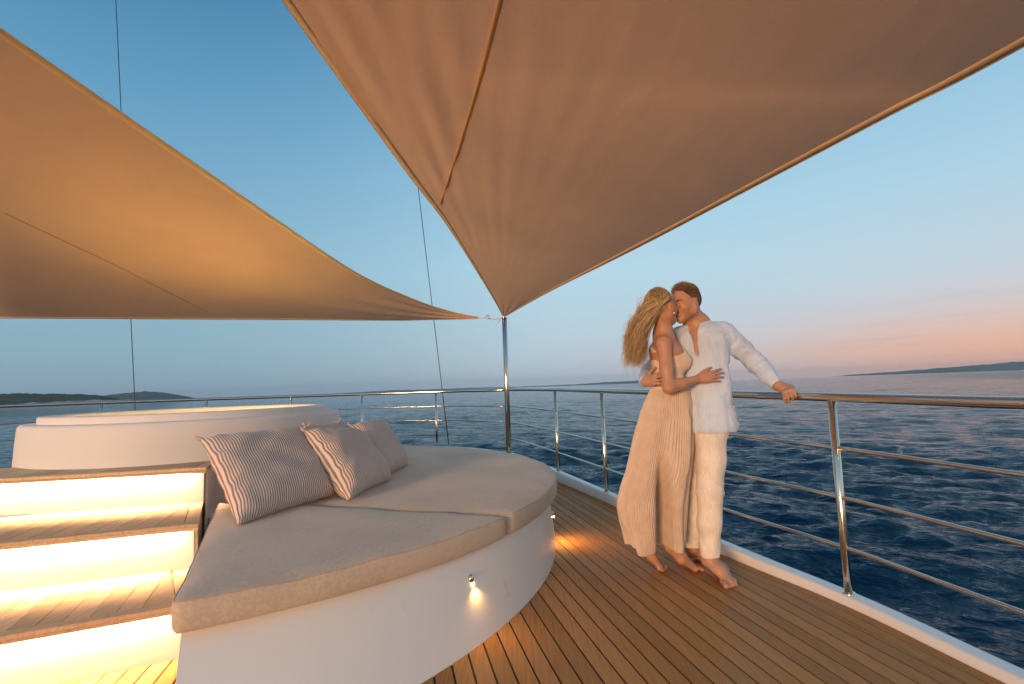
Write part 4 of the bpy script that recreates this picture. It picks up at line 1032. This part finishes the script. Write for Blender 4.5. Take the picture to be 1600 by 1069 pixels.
hand(fb, lW, unit(np.array(P(1110, 520, 3.46))-lW), unit((.3, .9, 0)), .92, thumb_side=1)
foot(fb, rA-[0, 0, .012], (1.015, 3.335, .085), (1.108, 3.372, .019), (.99, .10, 0), .90, side=-1)
foot(fb, lA-[0, 0, .012], (.852, 3.385, .085), (.900, 3.392, .020), (.98, -.06, 0), .88, side=1)
body, Vb = fb.mesh('body', SKIN_W, wom)
paint(body, Vb, [(qw(.099, 0, -.067), .016, (.95, .55, .55)), (qw(.06, -.045, -.035), .03, (1.06, .88, .84)), (qw(-.012, -.08, -.02), .02, (1.08, .86, .82))])
EAR = mat('pearl_earring', (.8, .76, .7), .2)
bm = bmesh.new(); bmesh.ops.create_uvsphere(bm, u_segments=12, v_segments=8, radius=.006); bm.transform(Matrix.Translation(Vector(qw(-.002, -.085, -.052)))); er_ = from_bm('earring', bm, EAR, None, True); par(er_, wom)
# bodice: one bare shoulder
fs = Field((.78, 3.02, 1.08), (1.25, 3.56, 1.60), HH)
fs.cone(wch+[0, 0, .05], wwa+[0, 0, .01], .094, .078, .05, ww, 1.25); fs.cone(wneck-[0, 0, .03], lS+[0, 0, .01], .046, .052, .04)
for s_ in (-1, 1): fs.ell(wch+fw*.072+ww*s_*.058-[0, 0, .020], [.062, .060, .062], None, .045)
fs.cone(wwa+[0, 0, .02], wwa-[0, 0, .04], .078, .084, .03, ww, 1.26)
z_near = np.array(P(1045, 558, 3.15))[2]; z_far = np.array(P(1045, 524, 3.40))[2]
sl_ = (z_far-z_near)/.25
fs.plane_cut((0, 3.15, z_near), (0, -sl_, 1)); fs.plane_cut((0, 0, wwa[2]-.02), (0, 0, -1))
tw = waves(41, 12, 40, 110, (1, 1, .8)); fs.wrinkle(lambda p: .0012*tw(p)+.0016*np.exp(-((p[:, 2]-wwa[2]-.03)/.03)**2)*np.sin(p[:, 0]*150+p[:, 1]*90))
top_, _ = fs.mesh('bodice', TOPW, wom, 1)
sp_ = [P(1040, 524, 3.24), P(1046, 531, 3.205), P(1053, 538, 3.19), P(1060, 545, 3.185), P(1067, 552, 3.20)]
par(tube('strap', crom(sp_, 20), .006, TOPW, None, 8), wom)
# pleated skirt
def m_pleat():
    m = mat('peach_pleats', (.82, .66, .51), .75, spec=.2, Sheen_Weight=.25)
    L(m, ramp(m, noise(m, 20, 5), [(.3, (.77, .60, .46)), (.7, (.86, .70, .55))]), bsdf(m).inputs['Base Color'])
    bump(m, noise(m, 380, 3), .2, .0015)
    b = bsdf(m); tr = N(m, 'BsdfTranslucent'); tr.inputs[0].default_value = (.72, .46, .30, 1); mx = N(m, 'MixShader'); mx.inputs[0].default_value = .22
    L(m, b.outputs[0], mx.inputs[1]); L(m, tr.outputs[0], mx.inputs[2]); L(m, mx.outputs[0], m.node_tree.nodes['Material Output'].inputs[0]); return m
PLEAT = m_pleat()
rowsP = [(603, 1019, 1074, .085), (612, 1015, 1076, .095), (630, 1007, 1079, .115), (650, 1002, 1080, .132), (680, 994, 1080, .145), (705, 989, 1078, .150), (735, 982, 1074, .155), (760, 973, 1069, .160), (785, 968, 1065, .165), (810, 972, 1063, .165), (832, 979, 1062, .160), (853, 985, 1061, .155)]
RP = crom(rowsP, 110); NA = 84*8; V = []; F = []; nr_ = len(RP)
th = np.linspace(0, 2*np.pi, NA, endpoint=False)
ph_irr = .35*np.sin(3*th+1)+.25*np.sin(7*th)
for i, (py, xl, xr, b) in enumerate(RP):
    t = i/(nr_-1); cyk = WY+.055*t
    A_ = np.array(P(xl, py, cyk)); B_ = np.array(P(xr, py, cyk)); c_ = (A_+B_)/2; a_ = (B_[0]-A_[0])/2; z = c_[2]
    sq = .82 if t > .2 else 1
    x = a_*np.sign(np.cos(th))*np.abs(np.cos(th))**sq; y = b*np.sign(np.sin(th))*np.abs(np.sin(th))**.9
    # near side falls in two lobes with a deep valley between the legs
    pin = max(0, min(1, (t-.34)/.40)); pin = pin*pin*(3-2*pin)
    gx = np.array(P(1030-6*(1-t), py, cyk))[0]-c_[0]
    near = (np.sin(th) < 0)
    val = np.exp(-((x-gx)/(.030+.012*t))**2)*pin
    y = np.where(near, y+val*b*1.25, y)
    for bx, bw, amp in ((np.array(P(1001, py, cyk))[0]-c_[0], .055, .035), (np.array(P(1054, py, cyk))[0]-c_[0], .055, .035)):
        y = np.where(near, y-amp*pin*np.exp(-((x-bx)/bw)**2), y)
    # pleats and slow folds, pushed along the outward normal
    nx, ny = np.cos(th)/max(a_, .05), np.sin(th)/b; nl = np.hypot(nx, ny); nx /= nl; ny /= nl
    tri = np.abs(((84*th/(2*np.pi)+ph_irr+.10*math.sin(9*t)) % 1)*2-1)
    pl = (.005+.007*min(1, t*1.6))*(tri-.5)
    fold = (.004+.012*t)*np.sin(6*th+2.4*t+.8)+(.003+.007*t)*np.sin(11*th-4*t)
    # thigh and knee pressing through on the right, a shallow crease below the knee
    kn_ = .012*np.exp(-((py-725)/28)**2)*np.exp(-((th-5.3)/.5)**2)-.010*np.exp(-((py-742)/7)**2)*np.exp(-((th-5.25)/.45)**2)
    off = pl+fold*(.25 if t < .15 else 1)+kn_
    hz = z + (0 if i < nr_-1 else 0) + .010*t**6*np.sin(4*th+1)
    for k in range(NA): V.append((c_[0]+x[k]+nx[k]*off[k], c_[1]+y[k]+ny[k]*off[k], hz[k]))
for i in range(nr_-1):
    for k in range(NA): q = (k+1) % NA; F.append((i*NA+k, i*NA+q, (i+1)*NA+q, (i+1)*NA+k))
sk = mesh('skirt', V, F, PLEAT, None, True); par(sk, wom); fixn(sk)
so = sk.modifiers.new('s', 'SOLIDIFY'); so.thickness = .002; so.offset = -1
wb_ = []
for a in np.linspace(0, 2*np.pi, 60):
    r0_ = RP[2]; A_ = np.array(P(1019, 606, WY)); B_ = np.array(P(1074, 606, WY)); c_ = (A_+B_)/2; wb_.append((c_[0]+(B_[0]-A_[0])/2*math.cos(a), c_[1]+.087*math.sin(a), c_[2]))
wbt = tube('waistband', wb_, .009, TOPW, None, 8); par(wbt, wom)
# hair blown back
paths = []; tones = []; g = np.random.default_rng(5)
def wok(p):
    x, y, z = p; return z > np.interp(x, [-.11, -.055, -.035, .0, .03, .07, .09], [-.06, -.04, .015, .03, .045, .08, .2])
for p, v in scalp(qw, 3600, wok):
    root = qw(*(p*.99)); nrm_ = unit(MW[0]*v[0]/.099+MW[1]*v[1]/.077+MW[2]*v[2]/.088)
    lay = g.random(); u1, u2, u3 = [np.clip(g.normal(size=3), -1.7, 1.7) for _ in range(3)]
    side_ = -1 if p[1] < 0 else 1
    k1 = qw(-.090+.012*u1[0], side_*.035*abs(u1[1])+.4*p[1], .02+.35*p[2]-.03*lay+.012*u1[2])
    over = qw(*(np.array([p[0]*.55-.045, p[1]*1.02, max(p[2], .03)*1.0+.008]) ))+nrm_*(.010+.008*lay)
    yy = 3.25+.05*u2[0]+.25*p[1]
    f1 = lay
    w1 = np.array(P(1009-10*f1+5*u1[0], 505+8*u1[1]+6*f1, yy)); w2 = np.array(P(996-6*f1+8*u2[1], 535+9*u2[2], yy+.01*u3[0]))
    e_ = np.array(P(999+12*u3[1]-10*f1, 549+15*u3[2], yy+.03*u3[0]))
    if g.random() < .22: e_ = np.array(P(984+7*u3[1], 538+20*u3[2], yy)); w2 = np.array(P(995+7*u2[1], 518+11*u2[2], yy)); w1 = np.array(P(1006+6*u1[0], 496+9*u1[1], yy))
    pts = crom([root, over, k1*.7+over*.1+w1*.2, w1, w2, e_], 18)
    wig = np.sin(np.linspace(0, 9+3*g.random(), 18)+6*g.random())[:, None]*np.linspace(0, .010, 18)[:, None]
    pts = pts+wig*unit(g.normal(size=3)); paths.append(pts); tones.append(np.clip(.55+.34*g.normal()+.15*(lay-.5), 0, 1))
fly = []; ft_ = []
for p, v in scalp(qw, 150, wok):
    root = qw(*(p*1.0)); u1, u2, u3 = [np.clip(g.normal(size=3), -1.8, 1.8) for _ in range(3)]; yy = 3.25+.05*u2[0]+.2*p[1]
    over = qw(p[0]*.6-.04, p[1]*1.1, max(p[2], .03)+.016+.008*abs(u1[0]))
    pts = crom([root, over, np.array(P(1006+7*u1[0], 492+12*u1[1], yy)), np.array(P(993+9*u2[1], 522+16*u2[2], yy)), np.array(P(986+10*u3[1], 552+20*u3[2], yy+.03*u3[0]))], 18)
    wig = np.sin(np.linspace(0, 12*g.random()+5, 18)+6*g.random())[:, None]*np.linspace(0, .014, 18)[:, None]
    fly.append(pts+wig*unit(g.normal(size=3))); ft_.append(np.clip(.7+.2*g.normal(), 0, 1))
strands('hair', paths+fly, .0014, BLONDE, wom, tones+ft_)
